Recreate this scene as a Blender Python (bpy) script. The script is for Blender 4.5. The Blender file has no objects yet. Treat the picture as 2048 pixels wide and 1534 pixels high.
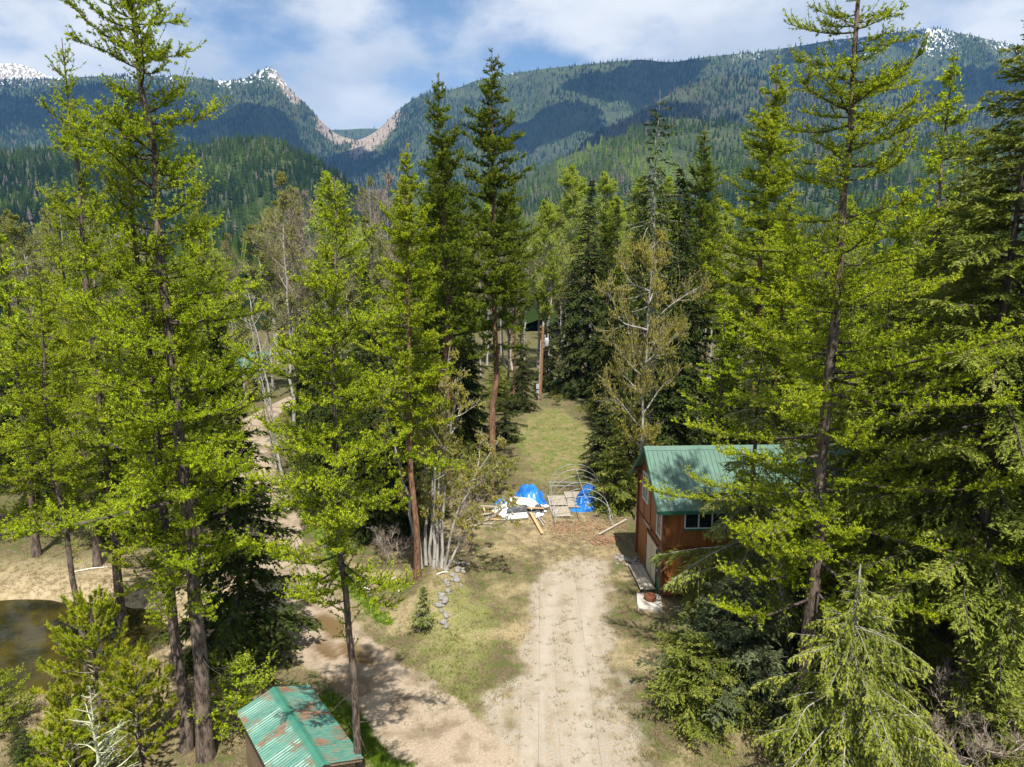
import bpy, math, random
import numpy as np
from mathutils import Matrix, Vector

scene = bpy.context.scene
col = scene.collection
R = math.radians

# ------------------------------------------------------------------ camera
cam_data = bpy.data.cameras.new("camera")
cam_data.sensor_width = 36.0
cam_data.lens = 24.0
cam_data.clip_start = 0.1
cam_data.clip_end = 40000.0
cam = bpy.data.objects.new("camera", cam_data)
cam.location = (0.0, 0.0, 15.5)
cam.rotation_euler = (R(80.0), 0.0, 0.0)
col.objects.link(cam)
scene.camera = cam

# ------------------------------------------------------------------ light
SUN_EL, SUN_AZ = 62.0, 11.0          # degrees; azimuth measured from straight behind the camera towards +X
sun_vec = Vector((math.sin(R(SUN_AZ)) * math.cos(R(SUN_EL)), -math.cos(R(SUN_AZ)) * math.cos(R(SUN_EL)), math.sin(R(SUN_EL))))
sun_data = bpy.data.lights.new("sun", 'SUN')
sun_data.energy = 4.8
sun_data.angle = R(0.53)
sun_data.color = (1.0, 0.95, 0.86)
sun = bpy.data.objects.new("sun", sun_data)
sun.rotation_euler = sun_vec.to_track_quat('Z', 'Y').to_euler()
sun.location = (0, -20, 60)
col.objects.link(sun)

scene.view_settings.view_transform = 'Standard'
scene.view_settings.look = 'None'
scene.view_settings.exposure = 1.03
scene.view_settings.gamma = 1.0
scene.view_settings.use_curve_mapping = False
cy = scene.cycles
cy.use_denoising = True
cy.max_bounces = 6
cy.diffuse_bounces = 3
cy.glossy_bounces = 2
cy.transmission_bounces = 3
cy.volume_bounces = 0
cy.transparent_max_bounces = 6
cy.caustics_reflective = False
cy.caustics_refractive = False
cy.sample_clamp_indirect = 4.0

# ------------------------------------------------------------------ node helpers
def nd(nt, kind, ins=None, **props):
    n = nt.nodes.new(kind)
    for k, v in props.items():
        setattr(n, k, v)
    for k, v in (ins or {}).items():
        s = n.inputs[k]
        if hasattr(v, 'is_output'):
            nt.links.new(v, s)
        else:
            s.default_value = v
    return n
def rgb(c):
    return (c[0], c[1], c[2], 1.0)
def mixc(nt, f, a, b, mode='MIX'):
    n = nt.nodes.new('ShaderNodeMix'); n.data_type = 'RGBA'; n.blend_type = mode
    for i, v in ((0, f), (6, a), (7, b)):
        if hasattr(v, 'is_output'): nt.links.new(v, n.inputs[i])
        elif i == 0: n.inputs[i].default_value = v
        else: n.inputs[i].default_value = rgb(v)
    return n.outputs[2]
def mth(nt, op, a, b=0.0, c=0.0, clamp=False):
    n = nt.nodes.new('ShaderNodeMath'); n.operation = op; n.use_clamp = clamp
    for i, v in enumerate((a, b, c)):
        if hasattr(v, 'is_output'): nt.links.new(v, n.inputs[i])
        else: n.inputs[i].default_value = v
    return n.outputs[0]
def smooth(nt, v, lo, hi, to0=0.0, to1=1.0):
    n = nd(nt, 'ShaderNodeMapRange', {'Value': v, 'From Min': lo, 'From Max': hi, 'To Min': to0, 'To Max': to1})
    n.interpolation_type = 'SMOOTHSTEP'
    return n.outputs[0]
def noise(nt, vec, scale, detail=4.0, rough=0.55, dist=0.0):
    return nd(nt, 'ShaderNodeTexNoise', {'Vector': vec, 'Scale': scale, 'Detail': detail, 'Roughness': rough, 'Distortion': dist}).outputs[0]
def attr(nt, name):
    return nd(nt, 'ShaderNodeAttribute', attribute_name=name).outputs['Fac']
def new_mat(name):
    m = bpy.data.materials.new(name); m.use_nodes = True
    nt = m.node_tree; nt.nodes.clear()
    out = nt.nodes.new('ShaderNodeOutputMaterial')
    return m, nt, out
def wpos(nt):
    return nd(nt, 'ShaderNodeNewGeometry').outputs['Position']
def opos(nt):
    return nd(nt, 'ShaderNodeTexCoord').outputs['Object']
def scaled(nt, vec, s):
    return nd(nt, 'ShaderNodeMapping', {'Vector': vec, 'Scale': s}).outputs[0]

# ------------------------------------------------------------------ sky: Nishita air with a broken cloud layer
CLOUD_SHIFT = (23.3, 0.7, 4.0)
world = bpy.data.worlds.new("World"); scene.world = world
world.use_nodes = True
nt = world.node_tree; nt.nodes.clear()
sky = nt.nodes.new('ShaderNodeTexSky'); sky.sky_type = 'NISHITA'
sky.sun_disc = False
sky.sun_elevation = R(SUN_EL)
sky.sun_rotation = R(180.0 - SUN_AZ)
sky.altitude = 900.0
sky.air_density = 1.0; sky.dust_density = 0.6; sky.ozone_density = 1.5
dirn = nd(nt, 'ShaderNodeTexCoord').outputs['Generated']
sep = nd(nt, 'ShaderNodeSeparateXYZ', {0: dirn})
flat = nd(nt, 'ShaderNodeMapping', {'Vector': dirn, 'Location': (CLOUD_SHIFT), 'Scale': (1.0, 1.0, 2.1)}).outputs[0]
n1 = noise(nt, flat, 2.3, 9.0, 0.54, 0.15)
n2 = noise(nt, flat, 6.5, 8.0, 0.6, 0.1)
cover = smooth(nt, mth(nt, 'ADD', mth(nt, 'MULTIPLY', n1, 0.8), mth(nt, 'MULTIPLY', n2, 0.22)), 0.39, 0.515)
up_ok = smooth(nt, sep.outputs[2], -0.02, 0.03)
cover = mth(nt, 'MULTIPLY', cover, up_ok)
shade = smooth(nt, noise(nt, nd(nt, 'ShaderNodeMapping', {'Vector': flat, 'Location': (0.0, 0.0, 0.10)}).outputs[0], 4.2, 7.0, 0.55), 0.34, 0.64)
cloud_col = mixc(nt, shade, (0.50, 0.54, 0.60), (0.80, 0.80, 0.80))
bg_sky = nd(nt, 'ShaderNodeBackground', {'Color': sky.outputs[0], 'Strength': 0.072})
bg_cloud = nd(nt, 'ShaderNodeBackground', {'Color': cloud_col, 'Strength': 0.64})
ms = nd(nt, 'ShaderNodeMixShader', {0: cover, 1: bg_sky.outputs[0], 2: bg_cloud.outputs[0]})
wo = nd(nt, 'ShaderNodeOutputWorld', {'Surface': ms.outputs[0]})

# ------------------------------------------------------------------ geometry helpers
def hash2(ix, iy, seed):
    h = (ix.astype(np.int64) * 374761393 + iy.astype(np.int64) * 668265263 + seed * 974634777) & 0xFFFFFFFF
    h = ((h ^ (h >> 13)) * 1274126177) & 0xFFFFFFFF
    h = h ^ (h >> 16)
    return (h & 0xFFFFFF) / float(0xFFFFFF)
def vnoise(x, y, seed=0):
    x = np.asarray(x, float); y = np.asarray(y, float)
    ix = np.floor(x); iy = np.floor(y); fx = x - ix; fy = y - iy
    fx = fx * fx * (3 - 2 * fx); fy = fy * fy * (3 - 2 * fy)
    a = hash2(ix, iy, seed); b = hash2(ix + 1, iy, seed); c = hash2(ix, iy + 1, seed); d = hash2(ix + 1, iy + 1, seed)
    return (a * (1 - fx) + b * fx) * (1 - fy) + (c * (1 - fx) + d * fx) * fy
def fbm(x, y, seed=0, octaves=4):
    t = 0.0; amp = 0.5; tot = 0.0
    for o in range(octaves):
        t = t + amp * vnoise(x * 2 ** o, y * 2 ** o, seed + o * 17); tot += amp; amp *= 0.5
    return t / tot
def sstep(v, a, b):
    t = np.clip((v - a) / (b - a), 0, 1); return t * t * (3 - 2 * t)
def poly_dist(x, y, pts):
    d = np.full(np.shape(x), 1e9)
    for (x0, y0), (x1, y1) in zip(pts[:-1], pts[1:]):
        dx, dy = x1 - x0, y1 - y0
        t = np.clip(((x - x0) * dx + (y - y0) * dy) / (dx * dx + dy * dy), 0, 1)
        d = np.minimum(d, np.hypot(x - x0 - t * dx, y - y0 - t * dy))
    return d

def make_mesh(name, V, F, mats, mat_idx=None, smooth_shade=False, attrs=None):
    """V (n,3); F (m,3|4) array or list of such arrays."""
    me = bpy.data.meshes.new(name)
    Fs = F if isinstance(F, list) else [F]
    Fs = [np.asarray(f, np.int32) for f in Fs if len(f)]
    V = np.asarray(V, np.float32)
    nloop = sum(f.size for f in Fs); npoly = sum(len(f) for f in Fs)
    me.vertices.add(len(V)); me.vertices.foreach_set('co', V.ravel())
    me.loops.add(nloop); me.polygons.add(npoly)
    me.loops.foreach_set('vertex_index', np.concatenate([f.ravel() for f in Fs]))
    starts = []; o = 0
    for f in Fs:
        starts.append(o + np.arange(len(f)) * f.shape[1]); o += f.size
    me.polygons.foreach_set('loop_start', np.concatenate(starts).astype(np.int32))
    if mat_idx is not None:
        me.polygons.foreach_set('material_index', np.asarray(mat_idx, np.int32))
    if smooth_shade is True:
        me.polygons.foreach_set('use_smooth', np.ones(npoly, bool))
    elif smooth_shade is not False:
        me.polygons.foreach_set('use_smooth', np.asarray(smooth_shade, bool))
    me.update(calc_edges=True)
    for k, a in (attrs or {}).items():
        at = me.attributes.new(k, 'FLOAT', 'POINT'); at.data.foreach_set('value', np.asarray(a, np.float32))
    for m in mats: me.materials.append(m)
    return me
def link(name, me, parent=None, loc=None, rot=None, scale=None):
    o = bpy.data.objects.new(name, me); col.objects.link(o)
    if parent: o.parent = parent
    if loc is not None: o.location = loc
    if rot is not None: o.rotation_euler = rot
    if scale is not None: o.scale = scale
    return o
def tag(o, label=None, cat=None, group=None, kind=None):
    if label: o['label'] = label
    if cat: o['category'] = cat
    if group: o['group'] = group
    if kind: o['kind'] = kind
    return o
def empty(name, loc=(0, 0, 0), rz=0.0):
    return link(name, None, None, loc, (0, 0, rz))

class Geo:
    """collects polygons of tris and quads with a material slot and a tint per vertex"""
    def __init__(self): self.v = []; self.n = 0; self.f3 = []; self.f4 = []; self.m3 = []; self.m4 = []; self.t = []; self.s3 = []; self.s4 = []
    def add(self, V, F, mat=0, tint=0.5, sm=False):
        V = np.asarray(V, float).reshape(-1, 3); F = np.asarray(F, np.int64)
        if len(F) == 0: return
        self.v.append(V); self.t.append(np.broadcast_to(np.asarray(tint, float), (len(V),)))
        if F.shape[1] == 3: self.f3.append(F + self.n); self.m3.append(np.full(len(F), mat)); self.s3.append(np.full(len(F), sm))
        else: self.f4.append(F + self.n); self.m4.append(np.full(len(F), mat)); self.s4.append(np.full(len(F), sm))
        self.n += len(V)
    def mesh(self, name, mats):
        Fs = []; ms = []; ss = []
        if self.f3: Fs.append(np.concatenate(self.f3)); ms += self.m3; ss += self.s3
        if self.f4: Fs.append(np.concatenate(self.f4)); ms += self.m4; ss += self.s4
        return make_mesh(name, np.concatenate(self.v), Fs, mats, np.concatenate(ms), np.concatenate(ss), {'tint': np.concatenate(self.t)})
    def box(self, c, h, mat=0, tint=0.5, M=None, bev=0.0):
        s = np.array([[-1, -1, -1], [1, -1, -1], [1, 1, -1], [-1, 1, -1], [-1, -1, 1], [1, -1, 1], [1, 1, 1], [-1, 1, 1]], float)
        V = s * np.asarray(h, float)
        if M is not None: V = V @ np.asarray(M).T
        V = V + np.asarray(c, float)
        self.add(V, [[0, 3, 2, 1], [4, 5, 6, 7], [0, 1, 5, 4], [1, 2, 6, 5], [2, 3, 7, 6], [3, 0, 4, 7]], mat, tint)
    def beam(self, a, b, w, d, mat=0, tint=0.5, up=(0, 0, 1)):
        a = np.asarray(a, float); b = np.asarray(b, float); x = b - a; L = np.linalg.norm(x); x /= L
        u = np.asarray(up, float)
        if abs(np.dot(u, x)) > .95: u = np.array([0, 1.0, 0])
        y = np.cross(u, x); y /= np.linalg.norm(y); z = np.cross(x, y)
        self.box((a + b) / 2, (L / 2, w / 2, d / 2), mat, tint, np.stack([x, y, z], 1))

def tubes(P, Rr, sides):
    """P (B,K,3), Rr (B,K) -> verts, quads; open ends except a closing tip is not needed for tapering tubes"""
    P = np.asarray(P, float); B, K, _ = P.shape
    T = np.gradient(P, axis=1) if K > 2 else np.repeat((P[:, 1:] - P[:, :1]), 2, axis=1)
    T /= np.linalg.norm(T, axis=2, keepdims=True) + 1e-9
    ref = np.where(np.abs(T[:, :1, 2:3]) > .9, np.array([1.0, 0, 0]), np.array([0, 0, 1.0]))
    ref = np.broadcast_to(ref, T.shape)
    U = np.cross(T, ref); U /= np.linalg.norm(U, axis=2, keepdims=True) + 1e-9
    W = np.cross(T, U)
    a = np.arange(sides) / sides * 2 * math.pi
    V = P[:, :, None, :] + Rr[:, :, None, None] * (U[:, :, None, :] * np.cos(a)[None, None, :, None] + W[:, :, None, :] * np.sin(a)[None, None, :, None])
    idx = np.arange(B * K * sides).reshape(B, K, sides)
    i0 = idx[:, :-1, :]; i1 = idx[:, 1:, :]
    q = np.stack([i0, np.roll(i0, -1, 2), np.roll(i1, -1, 2), i1], -1).reshape(-1, 4)
    return V.reshape(-1, 3), q
def ribbons(P, Rr, rng):
    P = np.asarray(P, float); B, K, _ = P.shape
    T = P[:, -1] - P[:, 0]; rd = rng.normal(size=(B, 3)); S = np.cross(T, rd); S /= np.linalg.norm(S, axis=1, keepdims=True) + 1e-9
    V = np.stack([P - S[:, None] * Rr[:, :, None], P + S[:, None] * Rr[:, :, None]], 2)
    idx = np.arange(B * K * 2).reshape(B, K, 2)
    q = np.stack([idx[:, :-1, 0], idx[:, :-1, 1], idx[:, 1:, 1], idx[:, 1:, 0]], -1).reshape(-1, 4)
    return V.reshape(-1, 3), q
def norm(v): return v / (np.linalg.norm(v, axis=-1, keepdims=True) + 1e-9)
def curves(base, d, L, K, curl, rng, wob=0.05, side=None):
    s = np.linspace(0, 1, K)[None, :, None]
    P = base[:, None] + d[:, None] * (s * L[:, None, None]) + np.array([0, 0, 1.0]) * (np.asarray(curl)[:, None, None] * s ** 2 * L[:, None, None])
    w = rng.normal(size=(len(base), 1, 3)); w2 = rng.normal(size=(len(base), 1, 3))
    P = P + (w * np.sin(s * 4.2) + w2 * np.sin(s * 7.9 + 1) * .5 * s) * wob * L[:, None, None] * s ** .5
    return P
def on_curve(P, i, s):
    K = P.shape[1]; t = s * (K - 1); k = np.minimum(t.astype(int), K - 2); fr = (t - k)[:, None]
    a = P[i, k]; b = P[i, k + 1]
    return a + (b - a) * fr, norm(b - a)
def leaf_tris(pos, d, L, W, rng, roll=None):
    wv = norm(np.cross(d, rng.normal(size=pos.shape) if roll is None else roll))
    V = np.stack([pos - wv * (W / 2)[:, None], pos + wv * (W / 2)[:, None], pos + d * L[:, None]], 1)
    return V.reshape(-1, 3), np.arange(len(pos) * 3).reshape(-1, 3)
def leaf_kites(pos, d, L, W, rng, roll=None):
    wv = norm(np.cross(d, rng.normal(size=pos.shape) if roll is None else roll))
    m = pos + d * (L * .4)[:, None]
    V = np.stack([pos, m - wv * (W / 2)[:, None], pos + d * L[:, None], m + wv * (W / 2)[:, None]], 1)
    return V.reshape(-1, 3), np.arange(len(pos) * 4).reshape(-1, 4)
def gn_scatter(name, pts, size, me_proto, mat, rot_tilt=0.12, seed=0, tint=None):
    """one 'stuff' object: a cloud of points that carries instances of a small mesh"""
    me = bpy.data.meshes.new(name); pts = np.asarray(pts, np.float32)
    me.vertices.add(len(pts)); me.vertices.foreach_set('co', pts.ravel())
    a = me.attributes.new('size', 'FLOAT', 'POINT'); a.data.foreach_set('value', np.asarray(size, np.float32))
    if tint is not None:
        a = me.attributes.new('tone', 'FLOAT', 'POINT'); a.data.foreach_set('value', np.asarray(tint, np.float32))
    o = link(name, me)
    g = bpy.data.node_groups.new(name + '_nodes', 'GeometryNodeTree')
    g.interface.new_socket('Geometry', in_out='INPUT', socket_type='NodeSocketGeometry')
    g.interface.new_socket('Geometry', in_out='OUTPUT', socket_type='NodeSocketGeometry')
    gi = g.nodes.new('NodeGroupInput'); go = g.nodes.new('NodeGroupOutput')
    src = g.nodes.new('GeometryNodeMeshToPoints'); g.links.new(gi.outputs[0], src.inputs['Mesh'])
    # the little mesh is carried by the node group as a join of primitives -> built from stored proto object data
    oi = g.nodes.new('GeometryNodeObjectInfo'); oi.inputs['Object'].default_value = me_proto
    iop = g.nodes.new('GeometryNodeInstanceOnPoints')
    g.links.new(src.outputs[0], iop.inputs['Points']); g.links.new(oi.outputs['Geometry'], iop.inputs['Instance'])
    na = g.nodes.new('GeometryNodeInputNamedAttribute'); na.data_type = 'FLOAT'; na.inputs['Name'].default_value = 'size'
    g.links.new(na.outputs['Attribute'], iop.inputs['Scale'])
    rv = g.nodes.new('FunctionNodeRandomValue'); rv.data_type = 'FLOAT_VECTOR'
    rv.inputs[0].default_value = (-rot_tilt, -rot_tilt, 0); rv.inputs[1].default_value = (rot_tilt, rot_tilt, 6.283)
    rv.inputs['Seed'].default_value = seed
    g.links.new(rv.outputs[0], iop.inputs['Rotation'])
    g.links.new(iop.outputs[0], go.inputs[0])
    md = o.modifiers.new('scatter', 'NODES'); md.node_group = g
    return o
# ------------------------------------------------------------------ ground masks (metres, camera stands over 0,0)
ROAD = [(6.0, 6.0), (3.0, 12.0), (0.2, 17.2), (-2.7, 20.7), (-4.9, 23.2), (-7.4, 26.1), (-9.5, 29.0), (-13.3, 36.3), (-16.8, 44.0), (-20.5, 52.0), (-24.5, 62.0), (-26.0, 70.0), (-25.0, 84.0)]
DRIVE = [(1.0, 6.0), (1.1, 14.0), (1.4, 19.0), (1.8, 23.0), (2.5, 28.0), (3.3, 33.0)]
def pond_field(x, y):
    a = R(8.0); dx, dy = x + 23.9, y - 25.9
    u = dx * math.cos(a) + dy * math.sin(a); v = -dx * math.sin(a) + dy * math.cos(a)
    return np.hypot(u / 8.4, v / 4.4) + (fbm(x * .35, y * .35, 5, 3) - .5) * .35
def masks(x, y):
    n = fbm(x * .45, y * .45, 3, 4) - .5
    nf = fbm(x * 1.6, y * 1.6, 9, 3) - .5
    road = 1 - sstep(poly_dist(x, y, ROAD) + n * .8 + nf * .5, 1.15, 1.85)
    dd = poly_dist(x, y, DRIVE)
    wide = np.interp(y, [10, 19, 23, 28, 33], [2.6, 2.35, 2.2, 2.1, 1.6])
    drive = (1 - sstep(dd / wide + n * 1.1 + nf * .55, .55, 1.45)) * (1 - .75 * sstep(y + n * 6, 29, 36))
    yard = (1 - sstep(np.hypot((x - 2.6) / 5.0, (y - 37.5) / 5.5) + n * .8, .55, 1.2)) * .55
    lush = 1 - sstep(np.abs(poly_dist(x, y, [(p[0] + 1.9, p[1] + 1.5) for p in ROAD[5:9]]) + n * .45), .15, .62)
    isle = (1 - sstep(np.hypot((x + 1.9) / 2.9, (y - 26.2) / 6.5) + n * 1.2 + nf * .6, .1, 1.25)) * .8
    lush = np.maximum(lush, (1 - sstep(np.abs(poly_dist(x, y, [(-2.7, 17.6), (-4.7, 20.3), (-6.6, 22.2)]) + n * .6), .25, .8)))
    pf = pond_field(x, y)
    bank = (1 - sstep(pf, 1.15, 2.4)) * sstep(pf, .95, 1.05)
    clear = (1 - sstep(np.hypot((x - 4.0) / 5.0, (y - 60.0) / 16.0) + n * .6, .5, 1.1))
    wet = np.zeros_like(x)
    for (px, py, rx, ry, a) in ((-8.0, 27.6, 1.5, .55, -52), (-9.7, 30.0, .9, .36, -55), (-6.2, 25.3, 1.3, .5, -45), (-7.6, 25.6, .9, .35, -50), (-6.2, 23.1, 1.1, .55, -30)):
        c, s = math.cos(R(a)), math.sin(R(a)); u = (x - px) * c + (y - py) * s; v = -(x - px) * s + (y - py) * c
        wet = np.maximum(wet, 1 - sstep(np.hypot(u / rx, v / ry) + nf * .5, .7, 1.15))
    wet = wet * road
    track = np.exp(-((dd + n * .5 - .85) / .28) ** 2) * drive
    open_ = np.maximum(1 - sstep(np.hypot((x + 1) / 13.0, (y - 27) / 17.0) + n * .5, .6, 1.2), np.maximum(bank, clear * .7))
    return dict(track=track, isle=isle, open=open_, road=road, drive=drive, yard=yard, lush=lush * (1 - road * .9) * (1 - drive * .6), bank=bank, clear=clear, wet=wet, pf=pf)
def gz(x, y):
    x = np.asarray(x, float); y = np.asarray(y, float)
    pf = pond_field(x, y)
    z = (fbm(x * .22, y * .22, 21, 3) - .5) * .35
    rd = poly_dist(x, y, ROAD); dd = poly_dist(x, y, DRIVE)
    z = z * (1 - .75 * (1 - sstep(np.minimum(rd, dd), 1.5, 4.0)))
    z = z - .10 * (1 - sstep(rd, .8, 2.4)) * sstep(y, 21, 27)
    z = z * (1 - (1 - sstep(np.hypot((x - 9) / 9.0, (y - 33) / 7.0), .8, 1.2)) * .9)
    z = z - 1.0 * (1 - sstep(pf, .75, 1.35))
    z = z + .55 * (1 - sstep(np.hypot((x + 3.4) / 2.2, (y - 30.5) / 5.0), .3, 1.0)) * sstep(rd, 1.5, 3.0)
    z = z + sstep(np.hypot(x, y), 60, 160) * (fbm(x * .01, y * .01, 31, 3) - .5) * 5.0
    return z
def g1(x, y): return float(gz(np.array([x]), np.array([y]))[0])

# ------------------------------------------------------------------ ground material
gm, nt, out = new_mat('forest_ground')
wp = wpos(nt)
big = noise(nt, wp, .35, 5, .6); mid = noise(nt, wp, 1.9, 6, .62); fine = noise(nt, wp, 13.0, 5, .65); vfine = noise(nt, wp, 42.0, 3, .7)
litter = mixc(nt, smooth(nt, fine, .32, .68), (.060, .046, .024), (.160, .120, .066))
litter = mixc(nt, smooth(nt, mid, .42, .62), litter, (.068, .084, .018))
grass_dry = mixc(nt, smooth(nt, fine, .3, .7), (.184, .140, .068), (.352, .288, .164))
grass_grn = mixc(nt, smooth(nt, fine, .3, .7), (.060, .084, .013), (.160, .184, .040))
lushc = mixc(nt, smooth(nt, fine, .3, .7), (.068, .104, .013), (.160, .208, .036))
speck = noise(nt, wp, 17.0, 8, .82)
gravel = mixc(nt, smooth(nt, mth(nt, 'ADD', mth(nt, 'MULTIPLY', speck, .7), mth(nt, 'MULTIPLY', vfine, .3)), .36, .62), (.155, .132, .105), (.385, .340, .280))
gravel = mixc(nt, smooth(nt, noise(nt, wp, 5.0, 4, .6), .40, .72), gravel, (.320, .252, .172))
gravel = mixc(nt, mth(nt, 'MULTIPLY', smooth(nt, noise(nt, wp, .9, 6, .65), .45, .66), .7), gravel, (.208, .164, .104))
mud = mixc(nt, smooth(nt, fine, .3, .7), (.240, .188, .132), (.344, .280, .208))
mud = mixc(nt, mth(nt, 'MULTIPLY', smooth(nt, noise(nt, wp, .75, 5, .6), .44, .62), .75), mud, (.136, .100, .062))
c = mixc(nt, mth(nt, 'MULTIPLY', smooth(nt, big, .42, .64), attr(nt, 'open')), litter, grass_dry)
c = mixc(nt, smooth(nt, mth(nt, 'ADD', attr(nt, 'clear'), mth(nt, 'MULTIPLY', mth(nt, 'SUBTRACT', mid, .5), 1.2)), .45, .95), c, mixc(nt, smooth(nt, noise(nt, wp, .8, 7, .7), .40, .60), (.195, .160, .072), grass_grn))
c = mixc(nt, smooth(nt, mth(nt, 'ADD', attr(nt, 'yard'), mth(nt, 'MULTIPLY', mth(nt, 'SUBTRACT', mid, .5), 1.1)), .30, .72), c, mixc(nt, smooth(nt, mid, .42, .62), (.200, .148, .092), grass_dry))
c = mixc(nt, attr(nt, 'bank'), c, mixc(nt, smooth(nt, mid, .3, .6), grass_dry, (.352, .280, .180)))
c = mixc(nt, smooth(nt, mth(nt, 'ADD', attr(nt, 'isle'), mth(nt, 'MULTIPLY', mth(nt, 'SUBTRACT', mid, .5), 1.2)), .15, 1.25), c, mixc(nt, smooth(nt, fine, .3, .7), (.125, .140, .035), (.240, .230, .085)))
c = mixc(nt, smooth(nt, mth(nt, 'ADD', attr(nt, 'drive'), mth(nt, 'MULTIPLY', mth(nt, 'SUBTRACT', mid, .5), .9)), .22, .72), c, gravel)
c = mixc(nt, smooth(nt, mth(nt, 'ADD', attr(nt, 'road'), mth(nt, 'MULTIPLY', mth(nt, 'SUBTRACT', mid, .5), .7)), .25, .75), c, mud)
c = mixc(nt, smooth(nt, mth(nt, 'ADD', attr(nt, 'lush'), mth(nt, 'MULTIPLY', mth(nt, 'SUBTRACT', mid, .5), 1.0)), .35, .85), c, lushc)
ruts = smooth(nt, noise(nt, scaled(nt, wp, (3.2, .12, 1.0)), 1.0, 3, .5), .42, .62)
c = mixc(nt, mth(nt, 'MULTIPLY', mth(nt, 'MULTIPLY', ruts, attr(nt, 'drive')), .30), c, (.376, .320, .256))
c = mixc(nt, mth(nt, 'MULTIPLY', attr(nt, 'track'), smooth(nt, mid, .3, .6)), c, (.345, .300, .245))
wetm = attr(nt, 'wet')
c = mixc(nt, wetm, c, (.128, .084, .036))
rough = mth(nt, 'SUBTRACT', .95, mth(nt, 'MULTIPLY', smooth(nt, wetm, .6, .95), .83))
hgt = mth(nt, 'ADD', mth(nt, 'MULTIPLY', speck, .6), mth(nt, 'MULTIPLY', vfine, .35))
bmp = nd(nt, 'ShaderNodeBump', {'Height': hgt, 'Strength': mth(nt, 'SUBTRACT', mth(nt, 'SUBTRACT', .75, mth(nt, 'MULTIPLY', attr(nt, 'road'), .35)), mth(nt, 'MULTIPLY', wetm, .39)), 'Distance': .06})
bs = nd(nt, 'ShaderNodeBsdfPrincipled', {'Base Color': c, 'Roughness': rough, 'Normal': bmp.outputs[0], 'Specular IOR Level': .3})
nt.links.new(bs.outputs[0], out.inputs[0])

# one sheet whose cells grow outwards; cells of the road and of the driveway become objects of their own
def axis(lo, hi, step, far):
    a = list(np.arange(lo, hi + step / 2, step)); d = step
    l = []; x = lo
    while x > -far: d *= 1.22; x -= d; l.append(x)
    d = step; r = []; x = hi
    while x < far: d *= 1.22; x += d; r.append(x)
    return np.array(l[::-1] + a + r)
gx = axis(-26, 16, .22, 9000); gy = axis(12, 50, .22, 9000)
GX, GY = np.meshgrid(gx, gy, indexing='ij')
mk = masks(GX, GY); GZ = gz(GX, GY)
GZ = GZ - .035 * mk['wet']
far_r = np.hypot(GX, GY); GZ = np.where(far_r > 900, GZ * .3 - 4, GZ)
nx, ny = GX.shape
idx = np.arange(nx * ny).reshape(nx, ny)
quads = np.stack([idx[:-1, :-1], idx[1:, :-1], idx[1:, 1:], idx[:-1, 1:]], -1).reshape(-1, 4)
Vg = np.stack([GX, GY, GZ], -1).reshape(-1, 3)
fm = lambda k: mk[k].reshape(-1)[quads].mean(1)
is_road = fm('road') > .3; is_drive = (fm('drive') > .3) & ~is_road
GATTR = ('track', 'isle', 'open', 'road', 'drive', 'yard', 'lush', 'bank', 'clear', 'wet')
def ground_piece(name, sel, label, cat):
    q = quads[sel]; u, inv = np.unique(q, return_inverse=True)
    me = make_mesh(name, Vg[u], inv.reshape(-1, 4), [gm], None, True, {k: mk[k].reshape(-1)[u] for k in GATTR})
    return tag(link(name, me), label, cat, None, 'structure')
ground_piece('ground', ~(is_road | is_drive), 'forest floor of dry grass, litter and moss', 'ground')
ground_piece('dirt_road', is_road, 'muddy dirt road curving past the pond', 'road')
ground_piece('driveway', is_drive, 'pale gravel driveway leading to the yard', 'driveway')

# pond water
wm, nt, out = new_mat('pond_water')
wp = wpos(nt)
murk = mixc(nt, smooth(nt, noise(nt, wp, .55, 5, .6), .35, .65), (.050, .040, .009), (.016, .015, .005))
rip = nd(nt, 'ShaderNodeBump', {'Height': noise(nt, wp, 3.0, 2, .5), 'Strength': .05, 'Distance': .05})
bs = nd(nt, 'ShaderNodeBsdfPrincipled', {'Base Color': murk, 'Roughness': .03, 'IOR': 1.33, 'Normal': rip.outputs[0]})
nt.links.new(bs.outputs[0], out.inputs[0])
px = np.arange(-36, -10, .5); py = np.arange(19, 34, .5)
PX, PY = np.meshgrid(px, py, indexing='ij'); pidx = np.arange(PX.size).reshape(PX.shape)
q = np.stack([pidx[:-1, :-1], pidx[1:, :-1], pidx[1:, 1:], pidx[:-1, 1:]], -1).reshape(-1, 4)
keep = (pond_field(PX, PY).reshape(-1)[q].min(1) < 1.25)
pond = link('pond', make_mesh('pond', np.stack([PX, PY, np.full_like(PX, -.42)], -1).reshape(-1, 3), q[keep], [wm]))
tag(pond, 'murky olive pond reflecting the trees', 'pond', None, 'structure')

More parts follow.
